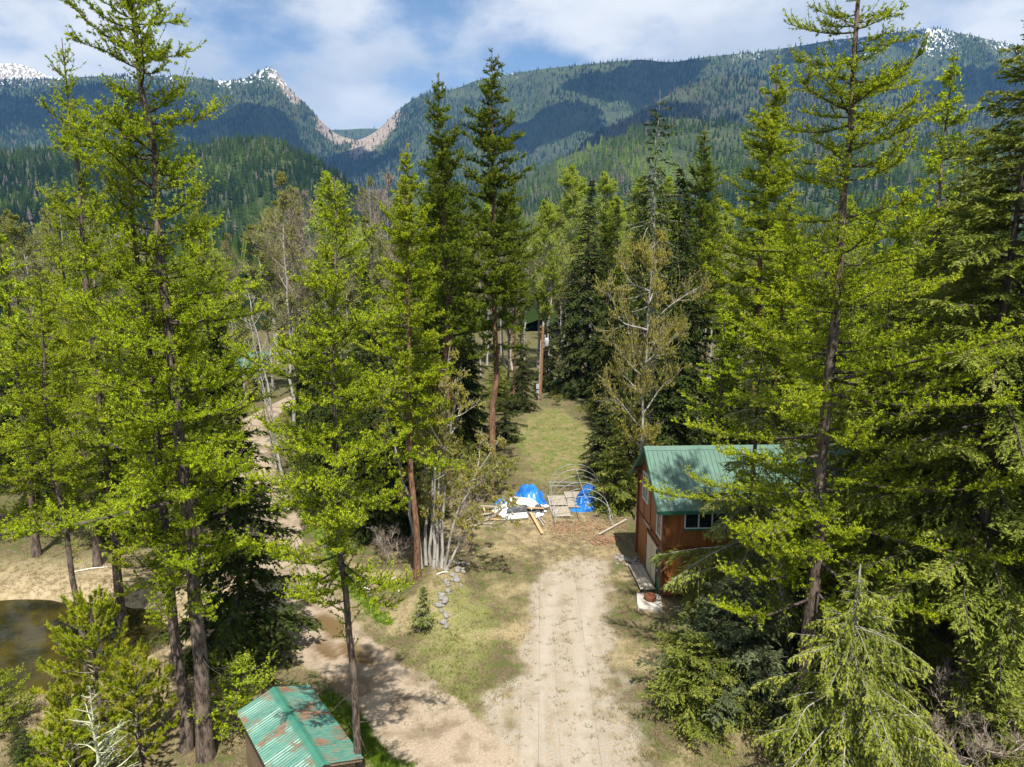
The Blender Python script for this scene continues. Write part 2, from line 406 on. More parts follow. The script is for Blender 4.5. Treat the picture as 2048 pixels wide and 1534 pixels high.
# ------------------------------------------------------------------ mountains
def mountain_material(name, floor_a, floor_b):
    m, nt, out = new_mat(name)
    wp = wpos(nt)
    n_a = noise(nt, wp, .011, 6, .6); n_b = noise(nt, wp, .05, 5, .65)
    base = mixc(nt, smooth(nt, n_a, .35, .65), floor_a, floor_b)
    base = mixc(nt, smooth(nt, n_b, .45, .75), base, (.070, .078, .036))
    rock = mixc(nt, smooth(nt, noise(nt, wp, .09, 6, .7), .35, .65), (.13, .105, .08), (.30, .245, .195))
    base = mixc(nt, smooth(nt, mth(nt, 'ADD', attr(nt, 'rock'), mth(nt, 'MULTIPLY', mth(nt, 'SUBTRACT', noise(nt, wp, .03, 6, .7), .5), 2.2)), .40, .62), base, rock)
    streak = noise(nt, scaled(nt, wp, (.075, .05, .03)), 1.0, 6, .66)
    base = mixc(nt, smooth(nt, mth(nt, 'ADD', attr(nt, 'snow'), mth(nt, 'MULTIPLY', mth(nt, 'SUBTRACT', streak, .5), 2.4)), .58, .90), base, (.74, .77, .82))
    bs = nd(nt, 'ShaderNodeBsdfPrincipled', {'Base Color': base, 'Roughness': .95, 'Specular IOR Level': .1})
    nt.links.new(bs.outputs[0], out.inputs[0])
    return m
mount_mat = mountain_material('mountain_slope', (.022, .034, .016), (.045, .060, .024))
def ridge_mesh(crest, Yc, Yb, spur, nfreq, seed, snow_from, rock_fn=None, nu=220, nv=70, conc=1.25, zb=-12.0):
    cx_ = np.array([p[0] for p in crest], float); cz_ = np.array([p[1] for p in crest], float)
    s = np.linspace(0, 1, nu); X = np.interp(s, np.linspace(0, 1, len(crest)), cx_) if False else np.linspace(cx_[0], cx_[-1], nu)
    Z = np.interp(X, cx_, cz_); ker = np.ones(5) / 5
    Z = np.convolve(np.pad(Z, 2, mode='edge'), ker, 'valid')
    wave = 1 + (fbm(X / 400.0, X * 0 + 3, seed, 3) - .5) * .16
    CX, CY, CZ = X * wave, Yc * wave, 15.5 + (Z - 15.5) * wave
    v = np.concatenate([np.linspace(-.35, 0, 8)[:-1], np.linspace(0, 1, nv)])
    VV, XI = np.meshgrid(v, np.arange(nu), indexing='xy')
    vf = np.clip(VV, 0, 1); vb = np.clip(-VV, 0, 1)
    Yp = CY[XI] + (Yb - CY[XI]) * vf + vb * Yc * .35
    sp = np.abs(fbm(CX[XI] / nfreq + vf * .8, vf * 1.1 + seed, seed + 3, 4) - .5) * 2
    sp2 = fbm(CX[XI] / (nfreq * .35), vf * 4 + seed, seed + 9, 3) - .5
    env = np.sin(np.pi * np.clip(vf, 0, 1)) ** .8
    Zp = zb + (CZ[XI] - zb) * (1 - vf) ** conc - vb * CZ[XI] * .9
    sp3 = np.abs(fbm(CX[XI] / (nfreq * .16) + vf * 1.5, vf * 3 + seed, seed + 13, 3) - .5)
    Zp = Zp - spur * 1.25 * env * (1 - sp * 1.6).clip(-.2, 1) * CZ[XI] * .55 + sp2 * env * CZ[XI] * .12 + (sp3 - .2) * env * CZ[XI] * .10
    Xp = CX[XI] * (1 - .15 * vf * (Yc > 2000)) + sp2 * env * nfreq * .2
    Zp = np.where(vf >= .999, zb, Zp)
    alt = Zp
    snow = sstep(alt + (fbm(Xp / 180., Yp / 180., 77, 3) - .5) * 260, snow_from, snow_from + 320) * .66 if snow_from else np.zeros_like(Zp)
    rock = rock_fn(Xp, Yp, Zp, vf) if rock_fn else np.zeros_like(Zp)
    ii = np.arange(Xp.size).reshape(Xp.shape)
    q = np.stack([ii[:-1, :-1], ii[:-1, 1:], ii[1:, 1:], ii[1:, :-1]], -1).reshape(-1, 4)
    P = np.stack([Xp, Yp, Zp], -1)
    return P, q, snow, rock
def cone_tree():
    G = Geo(); rng = np.random.default_rng(5)
    for (z0, z1, r) in ((.06, .52, .20), (.30, .76, .155), (.55, 1.0, .10)):
        n = 7; a = np.arange(n) / n * 6.283 + rng.uniform(0, 1); rr = r * rng.uniform(.7, 1.2, n)
        V = np.concatenate([np.stack([np.cos(a) * rr, np.sin(a) * rr, z0 + rng.uniform(-.05, .05, n)], 1), [[0, 0, z1]]])
        G.add(V, [[i, (i + 1) % n, n] for i in range(n)], 0, .5)
    return G
far_tree_mat, nt, out = new_mat('far_conifer')
tone = nd(nt, 'ShaderNodeAttribute', attribute_name='tone', attribute_type='INSTANCER').outputs['Fac']
rp = nt.nodes.new('ShaderNodeValToRGB'); nt.links.new(tone, rp.inputs[0])
els = rp.color_ramp.elements
els[0].position = 0.0; els[0].color = rgb((.15, .125, .11))
els[1].position = 1.0; els[1].color = rgb((.135, .185, .030))
for p, cc in ((.09, (.11, .10, .085)), (.13, (.007, .016, .010)), (.5, (.017, .034, .013)), (.8, (.055, .088, .021))):
    e = els.new(p); e.color = rgb(cc)
df = nd(nt, 'ShaderNodeBsdfDiffuse', {'Color': rp.outputs[0], 'Roughness': .5})
nt.links.new(df.outputs[0], out.inputs[0])
cone_obj = bpy.data.objects.new('far_conifer_form', cone_tree().mesh('far_conifer_form', [far_tree_mat]))

def mountain(name, crest, Yc, Yb, spur, nfreq, seed, snow_from, ntrees, h, label, forest_label, rock_fn=None, conc=1.25, tone0=.45, tone_var=.5, grey=.08, vmax=1.0):
    P, q, snow, rock = ridge_mesh(crest, Yc, Yb, spur, nfreq, seed, snow_from, rock_fn, conc=conc)
    me = make_mesh(name, P.reshape(-1, 3), q, [mount_mat], None, True, {'snow': snow.reshape(-1), 'rock': rock.reshape(-1)})
    tag(link(name, me), label, 'mountain', None, 'structure')
    rng = np.random.default_rng(seed)
    nu, nv = P.shape[0], P.shape[1]
    u = rng.uniform(0, nu - 1.001, ntrees); v = rng.uniform(3, (nv - 1.001) * vmax, ntrees)
    i = u.astype(int); j = v.astype(int); fu = (u - i)[:, None]; fv = (v - j)[:, None]
    lerp = lambda A: (A[i, j] * (1 - fu) + A[i + 1, j] * fu) * (1 - fv) + (A[i, j + 1] * (1 - fu) + A[i + 1, j + 1] * fu) * fv
    pts = lerp(P); sn = lerp(snow[..., None])[:, 0]; rk = lerp(rock[..., None])[:, 0]
    keep = rng.uniform(size=ntrees) > np.maximum(sn * .34, np.clip(rk * .95, 0, .80))
    glade = fbm(pts[:, 0] / 210., pts[:, 1] / 150., seed + 90, 4)
    keep &= rng.uniform(size=ntrees) > .72 * sstep(glade, .54, .66)
    keep &= (pts[:, 2] > -2) & (np.abs(pts[:, 0]) < pts[:, 1] * 1.15 + 120)
    pts = pts[keep]
    patch = fbm(pts[:, 0] / 120., pts[:, 1] / 120., seed + 40, 3)
    t = np.clip(tone0 + (patch - .5) * tone_var * 2.2 + rng.normal(size=len(pts)) * .09, .14, 1)
    gp = fbm(pts[:, 0] / 160., pts[:, 1] / 160., seed + 60, 3)
    dead = rng.uniform(size=len(pts)) < grey * (1 + 8 * np.clip(gp - .55, 0, 1))
    t[dead] = rng.uniform(0, .1, dead.sum())
    size = h * rng.uniform(.45, 1.15, len(pts)) * (.75 + .5 * fbm(pts[:, 0] / 70., pts[:, 1] / 70., seed + 71, 2)) * (1 - .35 * sn[keep])
    pts[:, 2] -= .5
    o = gn_scatter(name + '_forest', pts, size, cone_obj, far_tree_mat, .05, seed, t)
    tag(o, forest_label, 'forest', None, 'stuff')
def rock_right(x, y, z, v): return (1 - sstep(np.abs(x + 660), 60, 150)) * (1 - sstep(v, .03, .12))
def rock_left(x, y, z, v): return np.maximum((1 - sstep(np.abs(x + 900), 60, 130)) * (1 - sstep(v, .012, .055)), (1 - sstep(np.abs(x + 1120), 40, 100)) * (1 - sstep(v, .01, .05)) * .9)
def rock_far(x, y, z, v): return (1 - sstep(v + (fbm(x / 300, y / 300, 8, 3) - .5) * .5, .10, .5)) * (1 - sstep(x, -2700, -2200))
mountain('snowy_mountain', [(-7200, 1100), (-5800, 1260), (-5113, 1275), (-4500, 1380), (-4012, 1443), (-3658, 1417), (-3497, 1423), (-3346, 1343), (-3136, 1292), (-2776, 1309), (-2390, 1207), (-2192, 967), (-1684, 974), (-1248, 968), (-1030, 981), (-813, 960), (-452, 828), (0, 700)],
         5200, 3300, .35, 900, 11, 900, 14000, 26, 'snow-capped grey mountain far off behind the left trees', 'thin dark forest on the snow-capped mountain', rock_far, 1.1, .30, .3, .05)
mountain('left_mountain', [(-3600, 820), (-2800, 900), (-1919, 934), (-1721, 930), (-1598, 928), (-1449, 905), (-1320, 918), (-1235, 958), (-1188, 985), (-1140, 920), (-1117, 876), (-1033, 805), (-963, 722), (-890, 655), (-820, 632), (-700, 612), (-560, 600), (-400, 560), (-200, 420)],
         3600, 1300, .42, 620, 23, 650, 52000, 22, 'blue-green wooded mountain with a sharp peak above the pass', 'dense dark conifer forest on the sharp-peaked mountain', rock_left, 1.15, .42, .4, .06, .8)
mountain('right_mountain', [(-1150, 520), (-900, 590), (-770, 628), (-690, 655), (-586, 758), (-484, 829), (-408, 859), (-284, 864), (-184, 911), (-60, 934), (139, 962), (312, 979), (485, 995), (632, 1009), (781, 990), (929, 1016), (1174, 1039), (1419, 1069), (1564, 1096), (1808, 1119), (1953, 1142), (2075, 1151), (2225, 1124), (2401, 1087), (2779, 1027), (3404, 981), (4200, 900)],
         3600, 1500, .40, 560, 35, 800, 74000, 21, 'long wooded mountain ridge dusted with snow', 'conifer forest on the long snow-dusted ridge', rock_right, 1.1, .40, .6, .07, .75)
mountain('spur_hill', [(160, 330), (251, 415), (409, 490), (533, 565), (658, 600), (785, 595), (915, 560), (1077, 515), (1315, 530), (1637, 500), (2204, 455), (2900, 420)],
         2300, 1200, .30, 420, 47, 0, 32000, 20, 'rounded grey-green spur in front of the long ridge', 'burnt grey and green forest on the rounded spur', None, 1.1, .40, .35, .30, .85)
mountain('sunlit_hill', [(-120, 95), (-23, 160), (34, 188), (91, 210), (166, 238), (250, 268), (324, 285), (400, 276), (504, 255), (638, 238), (824, 255), (1105, 265), (1389, 255), (1900, 240)],
         1350, 520, .22, 260, 59, 0, 36000, 16, 'sunlit green hill rising behind the bright aspens', 'pale green and grey forest on the sunlit hill', None, 1.0, .76, .35, .07)
mountain('dark_hill', [(-1500, 130), (-1016, 146), (-815, 152), (-681, 156), (-594, 165), (-508, 156), (-414, 170), (-347, 180), (-308, 171), (-269, 152), (-230, 128), (-191, 100), (-151, 68), (-90, 20)],
         950, 330, .25, 200, 61, 0, 32000, 14, 'dark green wooded hill on the left below the peak', 'dark green pine forest on the nearer left hill', None, 1.0, .46, .45, .035)

# haze: one even box of air round camera, valley and mountains
hm = bpy.data.materials.new('valley_haze'); hm.use_nodes = True
nt = hm.node_tree; nt.nodes.clear(); out = nt.nodes.new('ShaderNodeOutputMaterial')
pv = nd(nt, 'ShaderNodeVolumePrincipled', {'Color': (.22, .50, 1.0, 1.0), 'Density': 0.000068, 'Anisotropy': .1, 'Density Attribute': '', 'Color Attribute': '', 'Temperature Attribute': ''})
nt.links.new(pv.outputs[0], out.inputs['Volume'])
try: hm.cycles.homogeneous_volume = True
except Exception: pass
G = Geo(); G.box((0, 0, 808), (12500, 12500, 823))
hz = link('haze', G.mesh('haze', [hm])); tag(hz, 'thin blue air lying over the whole valley', 'haze', None, 'stuff')

# clouds drifting over the range (above the frame); they shade the slopes below
cm, nt, out = new_mat('cloud_white')
df = nd(nt, 'ShaderNodeBsdfDiffuse', {'Color': rgb((.8, .8, .8))}); nt.links.new(df.outputs[0], out.inputs[0])
import bmesh
def cloud(cx, cy_, cz, rx, ry, rz, seed):
    bm = bmesh.new(); bmesh.ops.create_icosphere(bm, subdivisions=5, radius=1.0)
    V = np.array([v.co[:] for v in bm.verts]); F = np.array([[v.index for v in f.verts] for f in bm.faces]); bm.free()
    ang = np.arctan2(V[:, 1], V[:, 0])
    n = fbm(V[:, 0] * 1.6 + 5, V[:, 1] * 1.6 + seed, seed, 4) - .5
    n2 = fbm(V[:, 0] * 5 + 1, V[:, 1] * 5 + V[:, 2] * 5, seed + 5, 3) - .5
    k = 1 + n * 1.9 + n2 * .7
    V = V * k[:, None] * np.array([rx, ry, rz]); V[:, 2] = np.where(V[:, 2] < 0, V[:, 2] * .35, V[:, 2]) + cz; V[:, 0] += cx; V[:, 1] += cy_
    o = link('cloud', make_mesh('cloud', V, F, [cm], None, True))
    return tag(o, 'fair-weather cloud drifting above the mountain range', 'cloud', 'clouds over the range', 'stuff')
# ------------------------------------------------------------------ plant materials
def bark(name, dark, light, scale=(7, 7, 1.6), bump=.6, lenticel=None):
    m, nt, out = new_mat(name); op = opos(nt)
    n1 = noise(nt, scaled(nt, op, scale), 1.0, 6, .65, .4); n2 = noise(nt, scaled(nt, op, (scale[0] * 4, scale[1] * 4, scale[2] * 3)), 1.0, 4, .6)
    c = mixc(nt, smooth(nt, mth(nt, 'ADD', mth(nt, 'MULTIPLY', n1, .7), mth(nt, 'MULTIPLY', n2, .3)), .38, .62), dark, light)
    if lenticel: c = mixc(nt, smooth(nt, noise(nt, scaled(nt, op, (3, 3, 9)), 1.0, 4, .6), .60, .70), c, lenticel)
    b = nd(nt, 'ShaderNodeBump', {'Height': n1, 'Strength': bump, 'Distance': .05})
    bs = nd(nt, 'ShaderNodeBsdfPrincipled', {'Base Color': c, 'Roughness': .92, 'Normal': b.outputs[0], 'Specular IOR Level': .15})
    nt.links.new(bs.outputs[0], out.inputs[0]); return m
def leaf(name, a, b, c3, trans=.34, var=.10):
    m, nt, out = new_mat(name)
    rp = nt.nodes.new('ShaderNodeValToRGB'); nt.links.new(attr(nt, 'tint'), rp.inputs[0])
    e = rp.color_ramp.elements; e[0].color = rgb(a); e[1].color = rgb(c3); m_ = e.new(.5); m_.color = rgb(b)
    rnd = nd(nt, 'ShaderNodeObjectInfo').outputs['Random']
    hs = nd(nt, 'ShaderNodeHueSaturation', {'Color': rp.outputs[0], 'Hue': mth(nt, 'ADD', .5 - var * .03, mth(nt, 'MULTIPLY', rnd, var * .10)), 'Value': mth(nt, 'ADD', 1 - var, mth(nt, 'MULTIPLY', rnd, var * 2))})
    d = nd(nt, 'ShaderNodeBsdfDiffuse', {'Color': hs.outputs[0]}); t = nd(nt, 'ShaderNodeBsdfTranslucent', {'Color': hs.outputs[0]})
    mx = nd(nt, 'ShaderNodeMixShader', {0: trans, 1: d.outputs[0], 2: t.outputs[0]})
    nt.links.new(mx.outputs[0], out.inputs[0]); return m
B_LARCH = bark('larch_bark', (.035, .026, .020), (.19, .145, .115), (9, 9, 2.4), .8)
B_RED = bark('red_larch_bark', (.085, .042, .024), (.27, .155, .095))
B_DARK = bark('spruce_bark', (.030, .024, .020), (.115, .09, .075))
B_GREY = bark('grey_weathered_bark', (.16, .145, .125), (.40, .37, .33))
B_BIRCH = bark('pale_birch_bark', (.22, .205, .18), (.45, .42, .375), (5, 5, 1.2), .3, (.075, .06, .05))
B_PALE = bark('pale_green_shoot', (.34, .34, .22), (.52, .51, .36))
B_TWIG = bark('twig_bark', (.155, .122, .095), (.33, .275, .225))
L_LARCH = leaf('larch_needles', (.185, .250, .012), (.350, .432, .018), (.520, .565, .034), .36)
L_LARCHD = leaf('dark_larch_needles', (.070, .104, .008), (.142, .195, .012), (.240, .285, .020), .32)  # deeper green needle colour of the darker, denser larches
L_FIR = leaf('fir_needles', (.080, .104, .014), (.180, .212, .030), (.325, .340, .070), .28)
L_FIRB = leaf('blue_fir_needles', (.060, .088, .036), (.115, .152, .066), (.200, .235, .115), .28)
L_FIRY = leaf('pale_spruce_needles', (.105, .130, .016), (.225, .255, .030), (.370, .375, .075), .30)
L_SPR = leaf('spruce_needles', (.028, .044, .010), (.055, .078, .016), (.100, .120, .028), .26)
L_PINE = leaf('pine_needles', (.205, .255, .014), (.360, .415, .020), (.520, .480, .046), .38)
L_CAT = leaf('catkin_leaves', (.235, .215, .036), (.350, .320, .058), (.460, .415, .100), .44)
L_ASP = leaf('aspen_leaves', (.260, .330, .016), (.350, .430, .028), (.440, .510, .055), .5)
L_OLIVE = leaf('budding_leaves', (.185, .200, .034), (.260, .275, .050), (.335, .330, .085), .42)

# ------------------------------------------------------------------ tree growers; all return (trunk Geo, branches Geo, crown Geo)
def trunk_geo(H, r0, rng, K=16, sides=10, wob=.012, top=.0, flare=1.35):
    z = np.linspace(0, 1, K); w = np.cumsum(rng.normal(size=(K, 2)), 0) * wob * H / K ** .5; w -= w[0]
    w = w - np.linspace(0, 1, K)[:, None] * w[-1]
    P = np.stack([w[:, 0], w[:, 1], z * H - .25 * (z == 0)], 1)[None]
    rad = r0 * ((1 - z) ** .85 * (1 - top) + top) + .012; rad[0] *= flare; rad[1] *= 1.04
    G = Geo(); V, F = tubes(P, rad[None], sides); G.add(V, F, 0, .5, True)
    return G, P[0]
def trunk_at(P, z, H):
    t = np.clip(z / H, 0, 1); k = np.linspace(0, 1, len(P))
    return np.stack([np.interp(t, k, P[:, 0]), np.interp(t, k, P[:, 1]), z], 1)

def grow_larch(seed, H, base, rad, r0, ntri=5, slim=.44, per_m=5.5, twig_gap=.12, tuft_gap=.065, tuft=.07, power=.8, up0=(-.32, .22), curl=.30, irregular=.40, twig_len=.55, bare_low=6, K_tw=4, lean=0, stem_r=.010):
    rng = np.random.default_rng(seed); T, P = trunk_geo(H, r0, rng)
    n = int((H - base) * per_m); f = np.sort(rng.uniform(0, 1, n) ** .92); z = base + (H - base) * (f * .985)
    az = np.arange(n) * 2.399 + rng.normal(size=n) * .6
    prof = ((1 - f) ** power) * np.minimum(1, .55 + f * 3.2) + .03
    lump = .75 + .6 * vnoise(f * 9 + seed, np.cos(az) * 1.5 + 4, seed)
    L = rad * prof * lump * (1 + rng.normal(size=n) * irregular).clip(.3, 1.7)
    e = up0[0] + (up0[1] - up0[0]) * f + rng.normal(size=n) * .16
    d = norm(np.stack([np.cos(az), np.sin(az), np.tan(e)], 1)); b = trunk_at(P, z, H)
    BP = curves(b, d, L, 8, curl * rng.uniform(.5, 1.4, n), rng, .05)
    Bg = Geo(); br = (.012 + .011 * L)[:, None] * np.linspace(1, .18, 8)[None]
    V, F = tubes(BP, br, 5); Bg.add(V, F, 0, .4, True)
    if bare_low:
        zz = rng.uniform(base * .25, base, bare_low); aa = rng.uniform(0, 6.28, bare_low); LL = rng.uniform(.3, 1.3, bare_low)
        dp = curves(trunk_at(P, zz, H), norm(np.stack([np.cos(aa), np.sin(aa), rng.uniform(-.4, .1, bare_low)], 1)), LL, 5, -.1 * np.ones(bare_low), rng, .06)
        V, F = tubes(dp, np.full((bare_low, 1), .014) * np.linspace(1, .3, 5)[None], 4); Bg.add(V, F, 0, .4, True)
    nt_ = np.maximum(3, (L / twig_gap).astype(int)); bi = np.repeat(np.arange(n), nt_)
    s = rng.uniform(.10, 1.0, len(bi)) ** .85; pos, tan = on_curve(BP, bi, s)
    side = norm(np.cross(tan, [0, 0, 1.0])) * np.where(rng.uniform(size=len(bi)) < .5, -1, 1)[:, None]
    td = norm(tan * rng.uniform(.3, 1.0, (len(bi), 1)) + side * rng.uniform(.3, 1.1, (len(bi), 1)) + np.array([0, 0, 1.0]) * rng.normal(.10, .26, (len(bi), 1)))
    tl = twig_len * rng.uniform(.35, 1.25, len(bi)) * np.clip(.35 + L[bi] / rad, .4, 1.0) * (1 - .35 * s)
    ntk = int((H - base) * 9); zk = base * .8 + (H * .97 - base * .8) * rng.uniform(0, 1, ntk); ak = rng.uniform(0, 6.283, ntk)
    pos = np.concatenate([pos, trunk_at(P, zk, H)]); td = np.concatenate([td, norm(np.stack([np.cos(ak), np.sin(ak), rng.uniform(-.2, .7, ntk)], 1))]); tl = np.concatenate([tl, twig_len * rng.uniform(.5, 1.3, ntk)])
    s = np.concatenate([s, np.full(ntk, .3)]); bi = np.concatenate([bi, np.zeros(ntk, int)])
    TP = curves(pos, td, tl, K_tw, rng.normal(.38, .3, len(bi)), rng, .06)
    Cg = Geo()
    V, F = ribbons(TP, np.full((len(bi), 1), stem_r) * np.linspace(1, .5, K_tw)[None], rng); Cg.add(V, F, 1, .4)
    k = np.maximum(3, (tl / tuft_gap).astype(int)); ti = np.repeat(np.arange(len(bi)), k); ss = rng.uniform(.05, 1, len(ti))
    p2, t2 = on_curve(TP, ti, ss); tint_t = np.clip(rng.normal(.48, .24, len(bi)) + (s - .6) * .25, 0, 1)
    for q in range(ntri):
        dd = norm(norm(np.cross(t2, rng.normal(size=p2.shape))) * 1.0 + t2 * rng.uniform(.1, .9, (len(ti), 1)) + np.array([0, 0, .25]))
        V, F = leaf_tris(p2, dd, tuft * rng.uniform(.7, 1.35, len(ti)), tuft * slim * rng.uniform(.7, 1.2, len(ti)), rng)
        Cg.add(V, F, 0, np.repeat(np.clip(tint_t[ti] + rng.normal(size=len(ti)) * .13, 0, 1), 3))
    return T, Bg, Cg

def grow_fir(seed, H, base, rad, r0, per_m=9, sec_gap=.10, blade=.15, bw=.05, blade_gap=.05, power=.9, elev=(-.35, .5), droop=-.18, irregular=.28, sec_k=.42, sec_max=.75, tip_curl=.0, hang=-.25, low=.5, thick=1.0, top_bare=0.0, K_s=3, flat=.35, show_stem=.006):
    rng = np.random.default_rng(seed); T, P = trunk_geo(H, r0, rng, top=.12 if top_bare else 0.0)
    n = int((H - base) * per_m); f = np.sort(rng.uniform(0, 1, n)); f = f * (1 - top_bare); z = base + (H - base) * f * .99
    az = np.arange(n) * 2.399 + rng.normal(size=n) * .7
    prof = ((1 - f) ** power) * np.minimum(1, low + f * 4) + .035
    lump = .7 + .65 * vnoise(f * 10 + seed, np.cos(az) * 1.4 + np.sin(az) + 4, seed)
    L = rad * prof * lump * (1 + rng.normal(size=n) * irregular).clip(.35, 1.6)
    e = elev[0] + (elev[1] - elev[0]) * f ** 1.5 + rng.normal(size=n) * .12
    d = norm(np.stack([np.cos(az), np.sin(az), np.tan(e)], 1)); b = trunk_at(P, z, H)
    BP = curves(b, d, L, 7, droop + tip_curl + rng.normal(size=n) * .08, rng, .035)
    Bg = Geo(); V, F = tubes(BP, thick * (.010 + .010 * L)[:, None] * np.linspace(1, .2, 7)[None], 4); Bg.add(V, F, 0, .4, True)
    m = np.maximum(5, (L / sec_gap).astype(int)); bi = np.repeat(np.arange(n), m); s = rng.uniform(.08, 1, len(bi)) ** .8
    pos, tan = on_curve(BP, bi, s); side = norm(np.cross(tan, [0, 0, 1.0])) * np.where(rng.uniform(size=len(bi)) < .5, -1, 1)[:, None]
    sd = norm(tan * rng.uniform(.5, 1.1, (len(bi), 1)) + side * rng.uniform(.45, 1.05, (len(bi), 1)) + np.array([0, 0, 1.0]) * rng.normal(hang * .35, flat * .5, (len(bi), 1)))
    sl = np.minimum(sec_max, sec_k * L[bi] * (1.12 - s)) * rng.uniform(.5, 1.2, len(bi)) + .07
    SP = curves(pos, sd, sl, K_s, hang * rng.uniform(.3, 1.5, len(bi)), rng, .04)
    Cg = Geo(); V, F = ribbons(SP, np.full((len(bi), 1), show_stem) * np.linspace(1, .5, K_s)[None], rng); Cg.add(V, F, 1, .4)
    k = np.maximum(3, (sl / blade_gap).astype(int)); ti = np.repeat(np.arange(len(bi)), k); ss = rng.uniform(0, 1, len(ti))
    p2, t2 = on_curve(SP, ti, ss)
    sd2 = norm(np.cross(t2, np.array([0, 0, 1.0]) + rng.normal(size=p2.shape) * flat)) * np.where(rng.uniform(size=len(ti)) < .5, -1, 1)[:, None]
    dd = norm(t2 * rng.uniform(.5, 1.3, (len(ti), 1)) + sd2 * rng.uniform(.1, 1.0, (len(ti), 1)) + np.array([0, 0, 1.0]) * rng.normal(.05 + hang * .3, .28, (len(ti), 1)))
    tint = np.clip(rng.normal(.45, .15, n)[bi][ti] + rng.normal(size=len(ti)) * .15 + (s[bi * 0 + np.arange(len(bi))][ti] - .55) * .5, 0, 1)
    V, F = leaf_tris(p2, dd, blade * rng.uniform(.6, 1.25, len(ti)), bw * rng.uniform(.7, 1.3, len(ti)), rng, np.array([0, 0, 1.0]) + rng.normal(size=p2.shape) * .7)
    Cg.add(V, F, 0, np.repeat(tint, 3))
    return T, Bg, Cg

def grow_pine(seed, H, rad, r0):
    rng = np.random.default_rng(seed); T, P = trunk_geo(H, r0, rng, K=10, sides=7)
    n = int(H * 15); f = np.sort(rng.uniform(.06, .97, n)); z = H * f; az = np.arange(n) * 2.399 + rng.normal(size=n) * .5
    L = rad * ((1 - f) ** .7 * .95 + .12) * rng.uniform(.7, 1.15, n)
    d = norm(np.stack([np.cos(az), np.sin(az), np.tan(.1 + .6 * f)], 1))
    BP = curves(trunk_at(P, z, H), d, L, 6, .35 * np.ones(n), rng, .05); Bg = Geo()
    V, F = tubes(BP, (.008 + .01 * L)[:, None] * np.linspace(1, .35, 6)[None], 4); Bg.add(V, F, 0, .4, True)
    m = np.maximum(3, (L / .17).astype(int)); bi = np.repeat(np.arange(n), m); s = np.concatenate([np.linspace(.35, 1, q) for q in m])
    pos, tan = on_curve(BP, bi, np.clip(s, 0, 1)); sl = rng.uniform(.16, .32, len(bi))
    sd = norm(tan + norm(np.cross(tan, rng.normal(size=tan.shape))) * np.where(s > .97, .1, .8)[:, None] + np.array([0, 0, .55]))
    SP = curves(pos, sd, sl, 3, .15 * np.ones(len(bi)), rng, .03)
    Cg = Geo(); V, F = ribbons(SP, np.full((len(bi), 1), .007) * np.ones((1, 3)), rng); Cg.add(V, F, 1, .7)
    k = 95; ti = np.repeat(np.arange(len(bi)), k); ss = rng.uniform(0, 1, len(ti)); p2, t2 = on_curve(SP, ti, ss)
    dd = norm(norm(np.cross(t2, rng.normal(size=p2.shape))) + t2 * rng.uniform(.5, 1.6, (len(ti), 1)))
    V, F = leaf_tris(p2, dd, rng.uniform(.08, .14, len(ti)), rng.uniform(.018, .027, len(ti)), rng)
    Cg.add(V, F, 0, np.repeat(np.clip(rng.normal(.45, .2, len(bi))[ti] + rng.normal(size=len(ti)) * .15, 0, 1), 3))
    return T, Bg, Cg

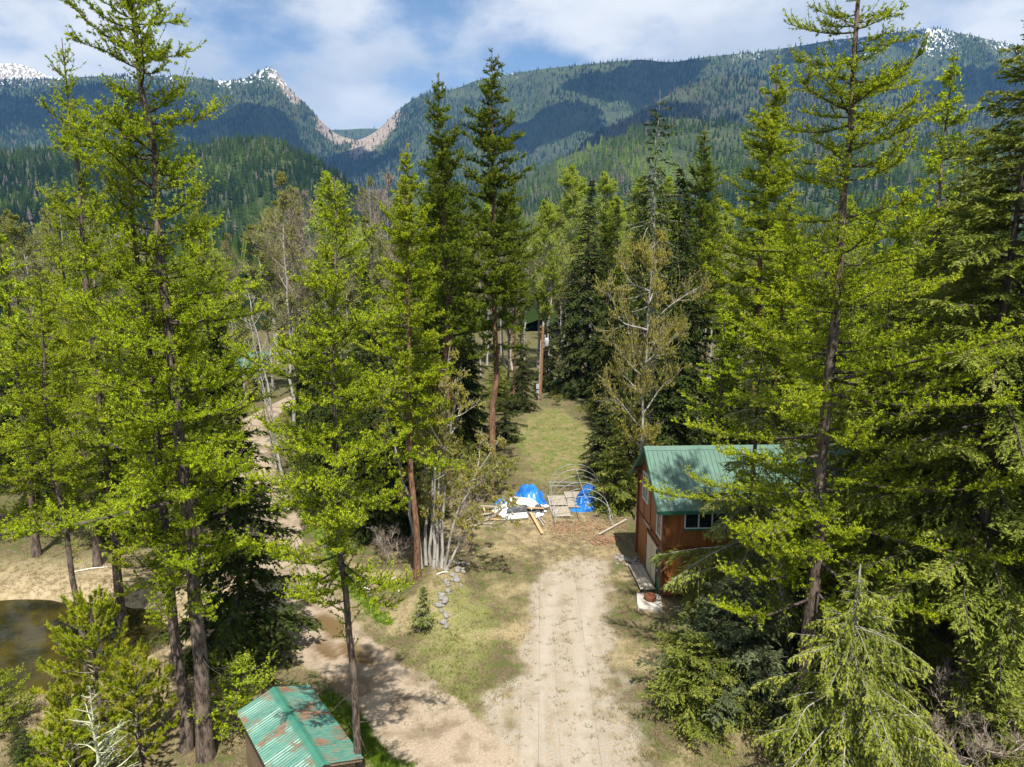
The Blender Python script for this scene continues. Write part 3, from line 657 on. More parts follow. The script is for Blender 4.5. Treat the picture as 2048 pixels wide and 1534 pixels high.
def grow_broad(seed, H, r0, crown_base, spread, n1=14, n2=7, n3=7, leaf_n=6, leaf_l=.14, leaf_w=.07, hang=False, up=.9, twig_r=.012, trunk_top=1.0, stems=None, l2=.45, l3=.5, cz=.0, trunk_wob=.007):
    """broadleaf tree: trunk or several stems, limbs, boughs, twigs and leaves"""
    rng = np.random.default_rng(seed); T = Geo()
    if stems is None:
        K = 14; z = np.linspace(0, trunk_top, K); w = np.cumsum(rng.normal(size=(K, 2)), 0) * trunk_wob * H; w -= w[0]
        P = np.stack([w[:, 0], w[:, 1], z * H - .2 * (z == 0)], 1)[None]; rad = (r0 * (1 - z * .93) ** .9 + .01)[None]; rad[:, 0] *= 1.35
    else:
        P = np.stack([np.stack([np.interp(np.linspace(0, 1, 12), np.linspace(0, 1, len(st)), [q[c] for q in st]) for c in range(3)], 1) for st in stems])
        P[:, 1:-1] += rng.normal(size=(len(stems), 10, 3)) * .045
        rr = np.array([r0 * rng.uniform(.7, 1.15) for _ in stems]); rad = rr[:, None] * np.linspace(1, .22, 12)[None]; rad[:, 0] *= 1.15
    V, F = tubes(P, rad, 9); T.add(V, F, 0, .5, True)
    B0 = len(P)
    i1 = np.repeat(np.arange(B0), n1); s1 = np.tile(np.linspace(crown_base, .99, n1), B0) + rng.normal(size=len(i1)) * .02; s1 = np.clip(s1, .05, .995)
    p, t = on_curve(P, i1, s1); az = np.arange(len(i1)) * 2.399 + rng.normal(size=len(i1)) * .6
    out_ = np.stack([np.cos(az), np.sin(az), np.zeros(len(az))], 1)
    d = norm(out_ + t * up * rng.uniform(.5, 1.2, (len(az), 1)))
    fr = (s1 - crown_base) / (1 - crown_base); L1 = spread * (np.sin(np.pi * (np.clip(fr, 0, 1) * .8 + .17)) + cz) * rng.uniform(.6, 1.2, len(az))
    P1 = curves(p, d, L1, 8, .28 * rng.uniform(.2, 1.4, len(az)), rng, .07); Bg = Geo()
    r1 = (.012 + .016 * L1)[:, None] * np.linspace(1, .25, 8)[None]; V, F = tubes(P1, r1, 5); Bg.add(V, F, 0, .5, True)
    i2 = np.repeat(np.arange(len(P1)), n2); s2 = rng.uniform(.2, 1, len(i2)); p, t = on_curve(P1, i2, s2)
    d = norm(t * .8 + norm(np.cross(t, rng.normal(size=t.shape))) * .9 + np.array([0, 0, .25])); L2 = l2 * L1[i2] * rng.uniform(.5, 1.2, len(i2)) * (1.15 - s2 * .6)
    P2 = curves(p, d, L2, 5, .2 * np.ones(len(i2)), rng, .08)
    V, F = tubes(P2, (twig_r * .8 + .006 * L2)[:, None] * np.linspace(1, .35, 5)[None], 3); Bg.add(V, F, 0, .6)
    i3 = np.repeat(np.arange(len(P2)), n3); s3 = rng.uniform(.15, 1, len(i3)); p, t = on_curve(P2, i3, s3)
    d = norm(t + norm(np.cross(t, rng.normal(size=t.shape))) * .9 + np.array([0, 0, .2])); L3 = l3 * L2[i3] * rng.uniform(.5, 1.2, len(i3)) + .12
    P3 = curves(p, d, L3, 4, .15 * np.ones(len(i3)), rng, .08); Cg = Geo()
    V, F = ribbons(P3, np.full((len(i3), 1), twig_r * .55) * np.linspace(1, .45, 4)[None], rng); Cg.add(V, F, 1, .6)
    if leaf_n:
        ti = np.repeat(np.arange(len(P3)), leaf_n); p, t = on_curve(P3, ti, rng.uniform(.1, 1, len(ti)))
        dd = norm(rng.normal(size=p.shape) + (np.array([0, 0, -2.2]) if hang else t * .8))
        V, F = leaf_kites(p, dd, leaf_l * rng.uniform(.6, 1.3, len(ti)), leaf_w * rng.uniform(.7, 1.3, len(ti)), rng)
        Cg.add(V, F, 0, np.repeat(np.clip(rng.normal(.5, .22, len(P3))[ti], 0, 1), 4))
    return T, Bg, Cg

PROTO = {}
def proto(key, geos, H, bark_m, leaf_m, twig_m=None):
    T, Bg, Cg = geos
    PROTO[key] = (T.mesh(key + '_trunk', [bark_m]), Bg.mesh(key + '_branches', [twig_m or bark_m]), Cg.mesh(key + '_crown', [leaf_m, twig_m or bark_m]), H)
proto('larch_a', grow_larch(1, 23, 5.2, 2.9, .21, per_m=7.2, twig_gap=.041, tuft_gap=.043, tuft=.060, ntri=7, slim=.42, twig_len=.66), 23, B_LARCH, L_LARCH, B_DARK)
proto('larch_x', grow_larch(8, 26.5, 3.9, 3.5, .22, per_m=6.6, twig_gap=.042, tuft_gap=.046, tuft=.066, ntri=5, slim=.46, twig_len=.68), 26.5, B_LARCH, L_LARCH, B_DARK)
proto('larch_b', grow_larch(2, 22, 6.0, 2.35, .18, per_m=6.2, twig_gap=.043, tuft_gap=.045, tuft=.064, ntri=6, slim=.43, twig_len=.62), 22, B_LARCH, L_LARCH, B_DARK)
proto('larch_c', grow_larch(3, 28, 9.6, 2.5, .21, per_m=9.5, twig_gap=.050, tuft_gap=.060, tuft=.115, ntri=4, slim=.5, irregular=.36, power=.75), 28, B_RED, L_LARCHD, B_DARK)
proto('larch_d', grow_larch(4, 17.3, 6.6, 1.95, .105, per_m=9.5, twig_gap=.036, tuft_gap=.043, tuft=.060, ntri=6, slim=.42, power=.75), 17.3, B_RED, L_LARCH, B_DARK)
proto('larch_e', grow_larch(5, 20, 6.0, 2.6, .18, per_m=6.5, twig_gap=.085, tuft_gap=.085, tuft=.15, ntri=3, slim=.55), 20, B_LARCH, L_LARCH, B_DARK)
proto('larch_s', grow_larch(6, 3.0, .3, 1.25, .04, per_m=26, twig_gap=.05, tuft_gap=.04, tuft=.06, ntri=3, twig_len=.4, bare_low=0, power=.6), 3.0, B_LARCH, L_LARCH, B_DARK)
proto('fir_big', grow_fir(11, 23, 4.2, 4.7, .23, per_m=14, sec_gap=.046, blade=.13, bw=.058, blade_gap=.038, elev=(-.25, .5), tip_curl=.1), 23, B_DARK, L_FIR)
proto('fir_droop', grow_fir(12, 12.4, 1.4, 2.8, .13, per_m=11, sec_gap=.038, blade=.11, bw=.046, blade_gap=.03, elev=(-.55, .5), droop=-.22, hang=-.5, irregular=.4), 12.4, B_DARK, L_FIR, B_GREY)
proto('fir_bush', grow_fir(13, 4.5, .1, 2.3, .09, per_m=48, sec_gap=.07, blade=.12, bw=.058, blade_gap=.038, elev=(-.1, .7), droop=-.05, power=.62, low=.75, tip_curl=.05), 4.5, B_DARK, L_FIRB)
proto('snag_spruce', grow_fir(14, 7.1, .3, 2.9, .105, per_m=26, sec_gap=.06, blade=.10, bw=.05, blade_gap=.028, elev=(-.15, .22), droop=-.22, hang=-.75, power=.85, low=.8, top_bare=.06, irregular=.35, sec_max=.6, show_stem=.0035, thick=.62), 7.1, B_GREY, L_FIRY, B_GREY)
proto('spruce_a', grow_fir(15, 24, 2.0, 3.2, .20, per_m=14, sec_gap=.10, blade=.26, bw=.14, blade_gap=.085, elev=(-.35, .5), hang=-.3), 24, B_DARK, L_SPR)
proto('spruce_b', grow_fir(16, 20, 1.2, 3.1, .18, per_m=14, sec_gap=.10, blade=.26, bw=.14, blade_gap=.085, elev=(-.4, .45), hang=-.35, irregular=.36), 20, B_DARK, L_SPR)
proto('spruce_thin', grow_fir(17, 28, 8.0, 2.3, .19, per_m=7.5, sec_gap=.10, blade=.22, bw=.11, blade_gap=.07, elev=(-.3, .3), irregular=.5, hang=-.3, power=.55), 28, B_GREY, L_SPR)
proto('fir_green', grow_fir(18, 6, .2, 2.0, .08, per_m=26, sec_gap=.075, blade=.15, bw=.07, blade_gap=.045, elev=(-.35, .6), droop=-.1, tip_curl=.1), 6, B_DARK, L_FIR)
proto('sapling', grow_fir(19, 1.9, .35, .55, .025, per_m=70, sec_gap=.04, blade=.075, bw=.035, blade_gap=.025, elev=(.1, .8)), 1.9, B_GREY, L_FIR)
proto('leader', grow_fir(20, 4.4, .2, 1.5, .05, per_m=11, sec_gap=.10, blade=.05, bw=.03, blade_gap=.03, thick=1.7, elev=(.15, .75), droop=-.02, hang=-.05, power=.8, irregular=.2, sec_max=.22), 4.4, B_PALE, L_FIRB, B_PALE)
proto('pine', grow_pine(21, 4.6, 1.7, .06), 4.6, B_LARCH, L_PINE, B_TWIG)
proto('catkin', grow_broad(31, 16.5, .15, .24, 3.3, n1=24, n2=10, n3=9, leaf_n=13, leaf_l=.15, leaf_w=.06, hang=True, up=.55, trunk_wob=.004, cz=.25, l3=.7), 16.5, B_GREY, L_CAT, B_GREY)
CL = [[(-.45, .1, 0), (-.65, .0, 3), (-1.1, .1, 7), (-1.5, .2, 11), (-1.6, .2, 13.6)], [(-.6, .3, 0), (-1.0, .3, 3.5), (-1.7, .4, 6.5), (-2.4, .5, 9.2)], [(.35, .2, 0), (.5, .2, 4), (.75, .4, 8), (1.2, .3, 11.5)],
      [(.6, .0, 0), (.8, .0, 4), (1.2, -.1, 7.5), (1.6, -.2, 9.6)], [(.0, .5, 0), (.1, .6, 4.5), (.2, .8, 9.5)], [(.75, .3, 0), (1.2, .3, 2.6), (2.3, .3, 4.8), (3.6, .2, 6.8)], [(-.25, .5, 0), (-.2, .8, 5), (-.15, 1.0, 10.5)], [(.2, -.1, 0), (.3, -.1, 4), (.45, 0, 8.5)],
      [(.5, .5, 0), (.65, .6, 5), (.9, .8, 9.0)], [(.85, -.1, 0), (1.8, -.3, 2.0), (3.0, -.5, 3.0), (4.4, -.7, 3.9)]]
proto('birch_clump', grow_broad(32, 14, .088, .30, 1.7, n1=11, n2=6, n3=6, leaf_n=6, leaf_l=.12, leaf_w=.06, hang=True, up=.8, stems=CL), 14, B_BIRCH, L_CAT, B_GREY)
proto('thin_birch', grow_broad(33, 14.4, .10, .45, 1.6, n1=14, n2=6, n3=4, leaf_n=0, up=.9), 14.4, B_BIRCH, L_OLIVE, B_GREY)
proto('aspen_a', grow_broad(34, 30, .20, .36, 3.6, n1=30, n2=11, n3=10, leaf_n=9, leaf_l=.20, leaf_w=.15, up=1.7, twig_r=.03, l3=.95, l2=.55), 30, B_BIRCH, L_ASP, B_BIRCH)
proto('aspen_b', grow_broad(35, 28, .20, .38, 3.9, n1=24, n2=10, n3=9, leaf_n=7, leaf_l=.22, leaf_w=.15, up=1.2, twig_r=.032, l3=.9, l2=.5), 28, B_BIRCH, L_OLIVE, B_BIRCH)
proto('bare_a', grow_broad(36, 26, .24, .30, 5.2, n1=24, n2=12, n3=12, leaf_n=0, up=1.25, twig_r=.034, l3=.8), 26, B_TWIG, L_OLIVE, B_TWIG)
proto('bare_b', grow_broad(37, 27, .22, .34, 4.4, n1=20, n2=11, n3=11, leaf_n=2, leaf_l=.25, leaf_w=.14, up=1.3, twig_r=.034, l3=.8), 27, B_BIRCH, L_OLIVE, B_TWIG)
SH = [[(0, 0, 0), (.3, .1, .9), (.7, .2, 1.7)], [(.1, 0, 0), (-.3, .2, .9), (-.8, .3, 1.6)], [(0, .1, 0), (.1, .5, 1.0), (.1, .9, 1.8)], [(0, -.1, 0), (-.1, -.5, .8), (-.2, -1.0, 1.5)]]
proto('shrub', grow_broad(38, 2, .025, .25, .8, n1=8, n2=5, n3=4, leaf_n=6, leaf_l=.09, leaf_w=.05, up=.9, stems=SH, twig_r=.006), 2, B_TWIG, L_OLIVE, B_TWIG)
proto('bare_shrub', grow_broad(39, 2, .022, .2, .9, n1=8, n2=6, n3=6, leaf_n=0, up=1.0, stems=SH, twig_r=.008), 2, B_TWIG, L_OLIVE, B_TWIG)

def plant(key, name, x, y, h, label, cat='tree', rz=None, wide=1.0, group=None, leafm=None, lean=0.0, barkm=None, leany=0.0):
    tm, bm_, cm_, H = PROTO[key]; s = h / H
    o = empty(name, (x, y, g1(x, y) - .03)); o.rotation_euler = (-leany, lean, (x * 7.3 + y * 3.1) % 6.28 if rz is None else rz)
    o.scale = (s * wide, s * wide, s); tag(o, label, cat, group)
    t = link('trunk', tm, o); link('branches', bm_, o); c = link('crown', cm_, o)
    if leafm: c.material_slots[0].link = 'OBJECT'; c.material_slots[0].material = leafm
    if barkm: t.material_slots[0].link = 'OBJECT'; t.material_slots[0].material = barkm
    return o
# ------------------------------------------------------------------ building materials
def plain(name, a, b, scale=3.0, rough=.7, metal=0.0, bump=.15, stretch=(1, 1, 1), spec=.3):
    m, nt, out = new_mat(name); op = scaled(nt, opos(nt), stretch)
    n1 = noise(nt, op, scale, 6, .62)
    c = mixc(nt, smooth(nt, n1, .35, .65), a, b)
    bp = nd(nt, 'ShaderNodeBump', {'Height': n1, 'Strength': bump, 'Distance': .02})
    bs = nd(nt, 'ShaderNodeBsdfPrincipled', {'Base Color': c, 'Roughness': rough, 'Metallic': metal, 'Normal': bp.outputs[0], 'Specular IOR Level': spec})
    nt.links.new(bs.outputs[0], out.inputs[0]); return m
M_SIDING = plain('stained_wood_siding', (.19, .066, .018), (.33, .125, .030), 2.2, .55, 0, .3, (9, 9, .7))
M_TRIM = plain('dark_brown_trim', (.10, .032, .014), (.17, .062, .024), 4, .6, 0, .2, (6, 6, 1))
M_ROOF = plain('green_metal_roof', (.046, .112, .078), (.064, .140, .100), 1.2, .5, .0, .03, spec=.5)
M_GREENTRIM = plain('green_trim_paint', (.020, .105, .062), (.030, .13, .080), 3, .5)
M_WHITE = plain('white_window_vinyl', (.60, .60, .58), (.70, .70, .68), 6, .5)
M_CREAM = plain('cream_door_paint', (.50, .44, .34), (.58, .52, .41), 5, .6)
M_GREYWOOD = plain('weathered_grey_boards', (.22, .185, .145), (.44, .39, .32), 3, .85, 0, .4, (1, 14, 14))
M_PLANK = plain('shed_planks', (.115, .075, .042), (.27, .19, .115), 3, .85, 0, .4, (12, 12, .8))
M_TAN = plain('fresh_sawn_lumber', (.40, .245, .12), (.55, .37, .20), 3, .75, 0, .2, (1, 10, 10))
M_ORANGE = plain('orange_stained_plank', (.42, .15, .03), (.55, .22, .05), 3, .6, 0, .2, (1, 10, 10))
M_BLUE = plain('blue_poly_tarp', (.010, .115, .42), (.020, .19, .60), 1.6, .38, 0, .25, spec=.5)
M_TARPW = plain('white_sheeting', (.62, .62, .60), (.80, .80, .78), 2, .5, 0, .2)
M_TARPK = plain('black_plastic', (.035, .037, .042), (.10, .105, .115), 3, .4, 0, .4, spec=.5)
M_PIPE = plain('galvanised_pipe', (.30, .31, .31), (.42, .43, .43), 8, .5, .2)
M_STONE = plain('field_stone', (.12, .115, .105), (.31, .29, .265), 5, .85, 0, .4)
M_POLE = plain('creosote_pole', (.20, .095, .045), (.34, .18, .09), 3, .8, 0, .3, (9, 9, .6))
M_STEELG = plain('grey_steel_can', (.40, .42, .43), (.50, .52, .53), 4, .45, .2)
M_CONC = plain('old_concrete', (.34, .32, .28), (.46, .43, .38), 5, .9)
M_LOG = plain('grey_log', (.20, .17, .14), (.40, .35, .29), 4, .9, 0, .4, (8, 8, 1))
M_CHIP = plain('bark_chips', (.17, .09, .05), (.36, .24, .15), 9, .9)
M_ANT = plain('bleached_antler', (.60, .55, .46), (.72, .68, .60), 9, .6)
M_BLACK = plain('sign_black', (.015, .015, .018), (.025, .025, .028), 4, .4)
gl, nt, out = new_mat('window_glass')
bs = nd(nt, 'ShaderNodeBsdfPrincipled', {'Base Color': (.012, .016, .018, 1), 'Roughness': .04, 'Specular IOR Level': .8}); nt.links.new(bs.outputs[0], out.inputs[0])
# shed roof: teal paint with needle litter and rust patches
M_TEAL, nt, out = new_mat('teal_corrugated_steel'); wp = wpos(nt)
rv_ = nd(nt, 'ShaderNodeMapping', {'Vector': wp, 'Rotation': (0, 0, -math.atan2(-3.28, 2.43))}).outputs[0]
pn = noise(nt, scaled(nt, rv_, (1.6, 1.0, 1.0)), 1.1, 4, .6); pf_ = noise(nt, scaled(nt, rv_, (9.0, 2.2, 2.0)), 1.6, 6, .7)
teal = mixc(nt, smooth(nt, pf_, .3, .7), (.045, .140, .108), (.095, .220, .168))
lit = mixc(nt, smooth(nt, pf_, .35, .65), (.075, .045, .028), (.20, .110, .062))
lm = smooth(nt, mth(nt, 'ADD', mth(nt, 'MULTIPLY', pn, .6), mth(nt, 'MULTIPLY', pf_, .45)), .50, .60)
bs = nd(nt, 'ShaderNodeBsdfPrincipled', {'Base Color': mixc(nt, lm, teal, lit), 'Roughness': mth(nt, 'ADD', .4, mth(nt, 'MULTIPLY', lm, .5)), 'Specular IOR Level': .4})
nt.links.new(bs.outputs[0], out.inputs[0])
M_TEALCAP = plain('teal_ridge_cap', (.034, .140, .098), (.050, .175, .125), 2.0, .42, 0, .03, spec=.5)

def gobj(name, G, mats, parent=None, loc=None, rot=None):
    return link(name, G.mesh(name, mats if isinstance(mats, list) else [mats]), parent, loc, rot)
def bar(name, parent, a, b, w, d, mat, up=(0, 0, 1)):
    G = Geo(); G.beam(a, b, w, d, 0, .5, up); return gobj(name, G, mat, parent)
def block(name, parent, c, h, mat, rz=0.0):
    G = Geo(); M = np.array([[math.cos(rz), -math.sin(rz), 0], [math.sin(rz), math.cos(rz), 0], [0, 0, 1]]); G.box(c, h, 0, .5, M); return gobj(name, G, mat, parent)
def pipe(name, parent, pts, r, mat, sides=6, taper=None):
    P = np.asarray(pts, float)[None]; rr = np.full((1, P.shape[1]), r) if taper is None else np.asarray(taper, float)[None]
    G = Geo(); V, F = tubes(P, rr, sides); G.add(V, F, 0, .5, True)
    n = sides; G.add(np.concatenate([V[:n], V[-n:]]), [list(range(n))[i:i + 1] + [(i + 1) % n, 0] for i in range(1, n - 1)] + [[n, n + i, n + (i + 1)] for i in range(1, n - 1)])
    return gobj(name, G, mat, parent)

# ------------------------------------------------------------------ two-storey workshop cabin; local x = along ridge, y = away
cab = empty('workshop_cabin', (7.05, 29.95, 0.0), R(2.6))
tag(cab, 'two-storey brown wooden cabin with green metal roof behind firs', 'cabin')
LN, DP, WH, AP = 11.2, 5.1, 4.62, 6.55
G = Geo()   # wall shell with gable ends
V = [(0, 0, -.3), (LN, 0, -.3), (LN, DP, -.3), (0, DP, -.3), (0, 0, WH), (LN, 0, WH), (LN, DP, WH), (0, DP, WH), (0, DP / 2, AP), (LN, DP / 2, AP)]
G.add(V, [[0, 1, 5, 4], [2, 3, 7, 6], [3, 0, 4, 7], [1, 2, 6, 5]]); G.add(V, [[4, 8, 7], [5, 6, 9]])
wall = gobj('wall', G, M_SIDING, cab)
for k in range(28): bar('batten', wall, (.2 + k * .4, -.012, 0.0), (.2 + k * .4, -.012, 2.28), .05, .03, M_SIDING, (0, 1, 0))
for k in range(28):
    if not (.75 < .2 + k * .4 < 2.95): bar('batten', wall, (.2 + k * .4, -.012, 2.5), (.2 + k * .4, -.012, WH - .02), .05, .03, M_SIDING, (0, 1, 0))
for z in (0.12, 2.38): bar('trim_board', wall, (-.02, -.02, z), (LN + .02, -.02, z), .05, .2, M_TRIM)
for z in (2.38, 4.5): bar('trim_board', wall, (-.02, -.05, z), (-.02, DP + .05, z), .05, .2, M_TRIM)
bar('trim_board', wall, (-.022, -.022, 0), (-.022, -.022, WH), .16, .16, M_TRIM); bar('trim_board', wall, (-.022, DP + .02, 0), (-.022, DP + .02, WH), .16, .16, M_TRIM)
for y in (1.2, 2.55, 3.85): bar('batten', wall, (-.015, y, 2.5), (-.015, y, WH), .03, .05, M_TRIM)
roof = empty('roof', (0, 0, 0)); roof.parent = cab
OV = .42; sl = math.atan2(AP - WH, DP / 2); eave_y = -.38; ez = WH - .38 * math.tan(sl)
def roof_panel(w, run, ribs):
    G = Geo(); prof = [(0, 0)]
    for k in range(ribs):
        c = (k + .5) * w / ribs; prof += [(c - .03, 0), (c - .015, .028), (c + .015, .028), (c + .03, 0)]
    prof += [(w - .004, 0)]
    n = len(prof); V = [(x, 0, z + .05) for x, z in prof] + [(x, run, z + .05) for x, z in prof] + [(x, 0, 0) for x, z in prof] + [(x, run, 0) for x, z in prof]
    F = [[i, i + 1, n + i + 1, n + i] for i in range(n - 1)] + [[2 * n + i, i, i + 1, 2 * n + i + 1][::-1] for i in range(n - 1)] + [[2 * n + i, 3 * n + i, 3 * n + i + 1, 2 * n + i + 1] for i in range(n - 1)]
    G.add(V, F); return G.mesh('roof_panel', [M_ROOF])
run = (DP / 2 + .38) / math.cos(sl); npan = 13; pw = (LN + 2 * OV) / npan
pm = roof_panel(pw, run, 4)
for k in range(npan):
    link('roof_panel', pm, roof, (-OV + k * pw, eave_y, ez + .02), (sl, 0, 0))
    link('roof_panel', pm, roof, (-OV + (k + 1) * pw, DP + .38, ez + .02), (sl, 0, math.pi))
G = Geo(); rz_ = AP + .085
for sgn in (-1, 1): G.beam((-OV - .02, DP / 2 + sgn * .11, rz_ - .07), (LN + OV + .02, DP / 2 + sgn * .11, rz_ - .07), .26, .02, 0, .5, (0, -sgn * math.sin(sl) * -1, math.cos(sl)))
gobj('ridge_cap', G, M_ROOF, roof)
for x in (-OV - .02, LN + OV + .02):
    for y0 in (eave_y, DP + .38): bar('barge_board', roof, (x, y0, ez - .02), (x, DP / 2, AP - .02), .04, .2, M_GREENTRIM)
bar('fascia', roof, (-OV, eave_y - .012, ez - .03), (LN + OV, eave_y - .012, ez - .03), .03, .17, M_GREENTRIM)
for y in (.5, DP / 2, DP - .5): bar('soffit_rafter', roof, (-OV, y, WH - .05 + (AP - WH) * (1 - abs(y - DP / 2) / (DP / 2)) - .06), (0, y, WH - .05 + (AP - WH) * (1 - abs(y - DP / 2) / (DP / 2)) - .06), .09, .14, M_TRIM)
def window_x(x0, y0, y1, z0, z1, parent, mull=1, frame=M_WHITE):   # on the gable (x = 0) wall
    w = block('window', parent, (x0 - .012, (y0 + y1) / 2, (z0 + z1) / 2), (.012, (y1 - y0) / 2, (z1 - z0) / 2), gl)
    for z in (z0, z1): bar('window_frame', w, (x0 - .035, y0 - .04, z), (x0 - .035, y1 + .04, z), .06, .07, frame)
    for k in range(mull + 2): y = y0 + (y1 - y0) * k / (mull + 1); bar('window_frame', w, (x0 - .036, y, z0 + .036), (x0 - .036, y, z1 - .036), .055, .06, frame, (1, 0, 0))
    return w
window_x(0, 3.05, 4.1, 3.5, 4.9, cab, 1)
w2 = window_x(0, .35, 1.15, 2.75, 4.15, cab, 0)
for k in range(7): bar('blind_slat', w2, (-.03, .42, 3.35 + k * .1), (-.03, .9, 3.35 + k * .1), .012, .06, M_GREYWOOD)
def window_y(x0, x1, z0, z1, n):
    w = block('window', cab, ((x0 + x1) / 2, -.012, (z0 + z1) / 2), ((x1 - x0) / 2, .012, (z1 - z0) / 2), gl)
    bar('window_sill', w, (x0 - .06, -.045, z0), (x1 + .06, -.045, z0), .09, .07, M_GREENTRIM)
    bar('window_frame', w, (x0, -.035, z0 + .06), (x1, -.035, z0 + .06), .05, .05, M_WHITE)
    for k in range(n + 1): x = x0 + (x1 - x0) * k / n; bar('window_frame', w, (x, -.035, z0 + .09), (x, -.035, z1), .05, .05, M_WHITE, (0, 1, 0))
window_y(.95, 2.85, 3.35, 4.5, 3); window_y(5.2, 7.1, 3.35, 4.5, 3)
dr = block('door', cab, (-.03, 1.95, 1.08), (.03, .92, 1.0), M_CREAM); bar('door_frame', dr, (-.035, .98, .1), (-.035, .98, 2.2), .1, .08, M_TRIM, (1, 0, 0)); bar('door_frame', dr, (-.035, 2.92, .1), (-.035, 2.92, 2.2), .1, .08, M_TRIM, (1, 0, 0)); bar('door_frame', dr, (-.036, .9, 2.15), (-.036, 3.0, 2.15), .09, .1, M_TRIM)
block('door_seam', dr, (-.063, 1.95, 1.08), (.004, .012, .98), M_TRIM)
d2 = block('door', cab, (-.03, .48, 1.06), (.028, .30, 1.0), M_GREENTRIM); block('door_pane', d2, (-.06, .48, 1.25), (.006, .19, .62), gl); block('door_handle', d2, (-.075, .72, 1.0), (.02, .02, .05), M_WHITE)
for y, z in ((.93, 2.05), (3.2, 4.98), (.25, 4.25)): block('wall_lamp', cab, (-.08, y, z), (.05, .045, .06), M_WHITE)
# things at the cabin
def cabw(x, y, z=0.0):
    a = R(2.6); return (7.05 + x * math.cos(a) - y * math.sin(a), 29.95 + x * math.sin(a) + y * math.cos(a), z)
ant = empty('antler_mount', cabw(-.08, 2.1, 2.55)); tag(ant, 'bleached deer antlers hung on the wall above the cream door', 'antlers')
for s in (-1, 1):
    base = [(-.02, s * .04, 0), (-.10, s * .16, .10), (-.20, s * .26, .20), (-.30, s * .24, .34), (-.34, s * .16, .45)]
    am = pipe('antler', ant, base, .02, M_ANT, 5, [.028, .025, .022, .017, .008])
    for i, t in ((1, (-.20, s * .12, .24)), (2, (-.30, s * .36, .28)), (3, (-.42, s * .30, .40))): pipe('tine', am, [base[i], t], .013, M_ANT, 5, [.015, .006])
block('skull_plate', ant, (-.01, 0, -.03), (.02, .07, .09), M_TRIM)
step = empty('plank_step', cabw(-.55, 1.85, .0), R(2.6)); tag(step, 'low grey plank step along the cabin door wall', 'step')
for k in range(3): block('plank', step, (-.22 + k * .24, 0, .14), (.112, 1.35, .022), M_GREYWOOD)
for y in (-1.1, 0, 1.1): block('joist', step, (0, y, .05), (.33, .045, .066), M_GREYWOOD)
slab = block('entry_slab', None, (6.35, 29.35, .04), (.55, .75, .06), M_CONC, R(-8)); tag(slab, 'small concrete entry slab at the green door', 'slab')
G = Geo(); V, F = tubes(np.array([[(6.42, 29.5, .10), (6.42, 29.5, .30), (6.42, 29.5, .34)]]), np.array([[.26, .29, .24]]), 14); G.add(V, F, 0, .5, True); G.add(np.concatenate([V[-14:], [[6.42, 29.5, .31]]]), [[i, (i + 1) % 14, 14] for i in range(14)])
tag(gobj('planter', G, M_TRIM), 'round brown planter tub on the entry slab', 'planter')

# ------------------------------------------------------------------ corrugated roof shed
sa = math.atan2(-3.28, 2.43)     # ridge direction
shed = empty('plank_shed', (-6.13, 17.46, g1(-6.13, 17.46)), sa); tag(shed, 'small plank shed with teal corrugated roof littered with brown needles', 'shed')
SL, SW, SE, SR = 4.1, 1.12, 2.2, 2.56
wl = empty('wall', (0, 0, 0)); wl.parent = shed
G = Geo(); G.box((0, 0, .074), (.074, .012, 1.03)); pmesh = G.mesh('plank', [M_PLANK])
hl = SL / 2 - .16; hw = SW - .16
for s in (-1, 1):
    for k in range(int(2 * hl / .155)): link('plank', pmesh, wl, (-hl + .08 + k * .155, s * hw, .98 + .02 * math.sin(k * 2.3)), (R(90) * 0, 0, 0))
    for k in range(int(2 * hw / .155)): link('plank', pmesh, wl, (s * hl, -hw + .09 + k * .155, 1.05 + .02 * math.sin(k * 1.9)), (0, 0, R(90)))
G = Geo(); G.add([(hl + .001, -hw, 2.08), (hl + .001, hw, 2.08), (hl + .001, 0, 2.5), (-hl - .001, -hw, 2.08), (-hl - .001, hw, 2.08), (-hl - .001, 0, 2.5)], [[0, 1, 2], [4, 3, 5]]); gobj('gable_board', G, M_PLANK, wl)
for sx in (-1, 1):
    for sy in (-1, 1): bar('post', wl, (sx * (hl - .06), sy * (hw - .06), -.1), (sx * (hl - .06), sy * (hw - .06), 2.1), .09, .09, M_PLANK)
srf = empty('roof', (0, 0, 0)); srf.parent = shed; ssl = math.atan2(SR - SE, SW); srun = SW / math.cos(ssl)
def corrugated(w, run):
    n = 40; xs = np.linspace(0, w, n); z = .016 * np.maximum(0, np.cos(xs / w * 2 * math.pi * 8)) ** .6
    V = [(x, 0, zz) for x, zz in zip(xs, z)] + [(x, run, zz) for x, zz in zip(xs, z)] + [(x, 0, zz - .004) for x, zz in zip(xs, z)] + [(x, run, zz - .004) for x, zz in zip(xs, z)]
    G = Geo(); G.add(V, [[i, i + 1, n + i + 1, n + i] for i in range(n - 1)] + [[3 * n + i, 3 * n + i + 1, 2 * n + i + 1, 2 * n + i] for i in range(n - 1)]); return G.mesh('roof_sheet', [M_TEAL])
cs = corrugated(SL / 5, srun)
for k in range(5):
    link('roof_sheet', cs, srf, (-SL / 2 + k * SL / 5, -SW, SE + .002 * (k % 2)), (ssl, 0, 0))
    link('roof_sheet', cs, srf, (-SL / 2 + (k + 1) * SL / 5, SW, SE + .002 * (k % 2)), (ssl, 0, math.pi))
G = Geo(); nn = 9; prof = [(-.17, SR - .052), (-.13, SR - .030), (-.05, SR + .006), (0, SR + .030), (.05, SR + .006), (.13, SR - .030), (.17, SR - .052)]
V = [(-SL / 2 - .02, y, z) for y, z in prof] + [(SL / 2 + .03, y, z) for y, z in prof]; n = len(prof); G.add(V, [[i, n + i, n + i + 1, i + 1] for i in range(n - 1)]); gobj('ridge_cap', G, M_TEALCAP, srf)
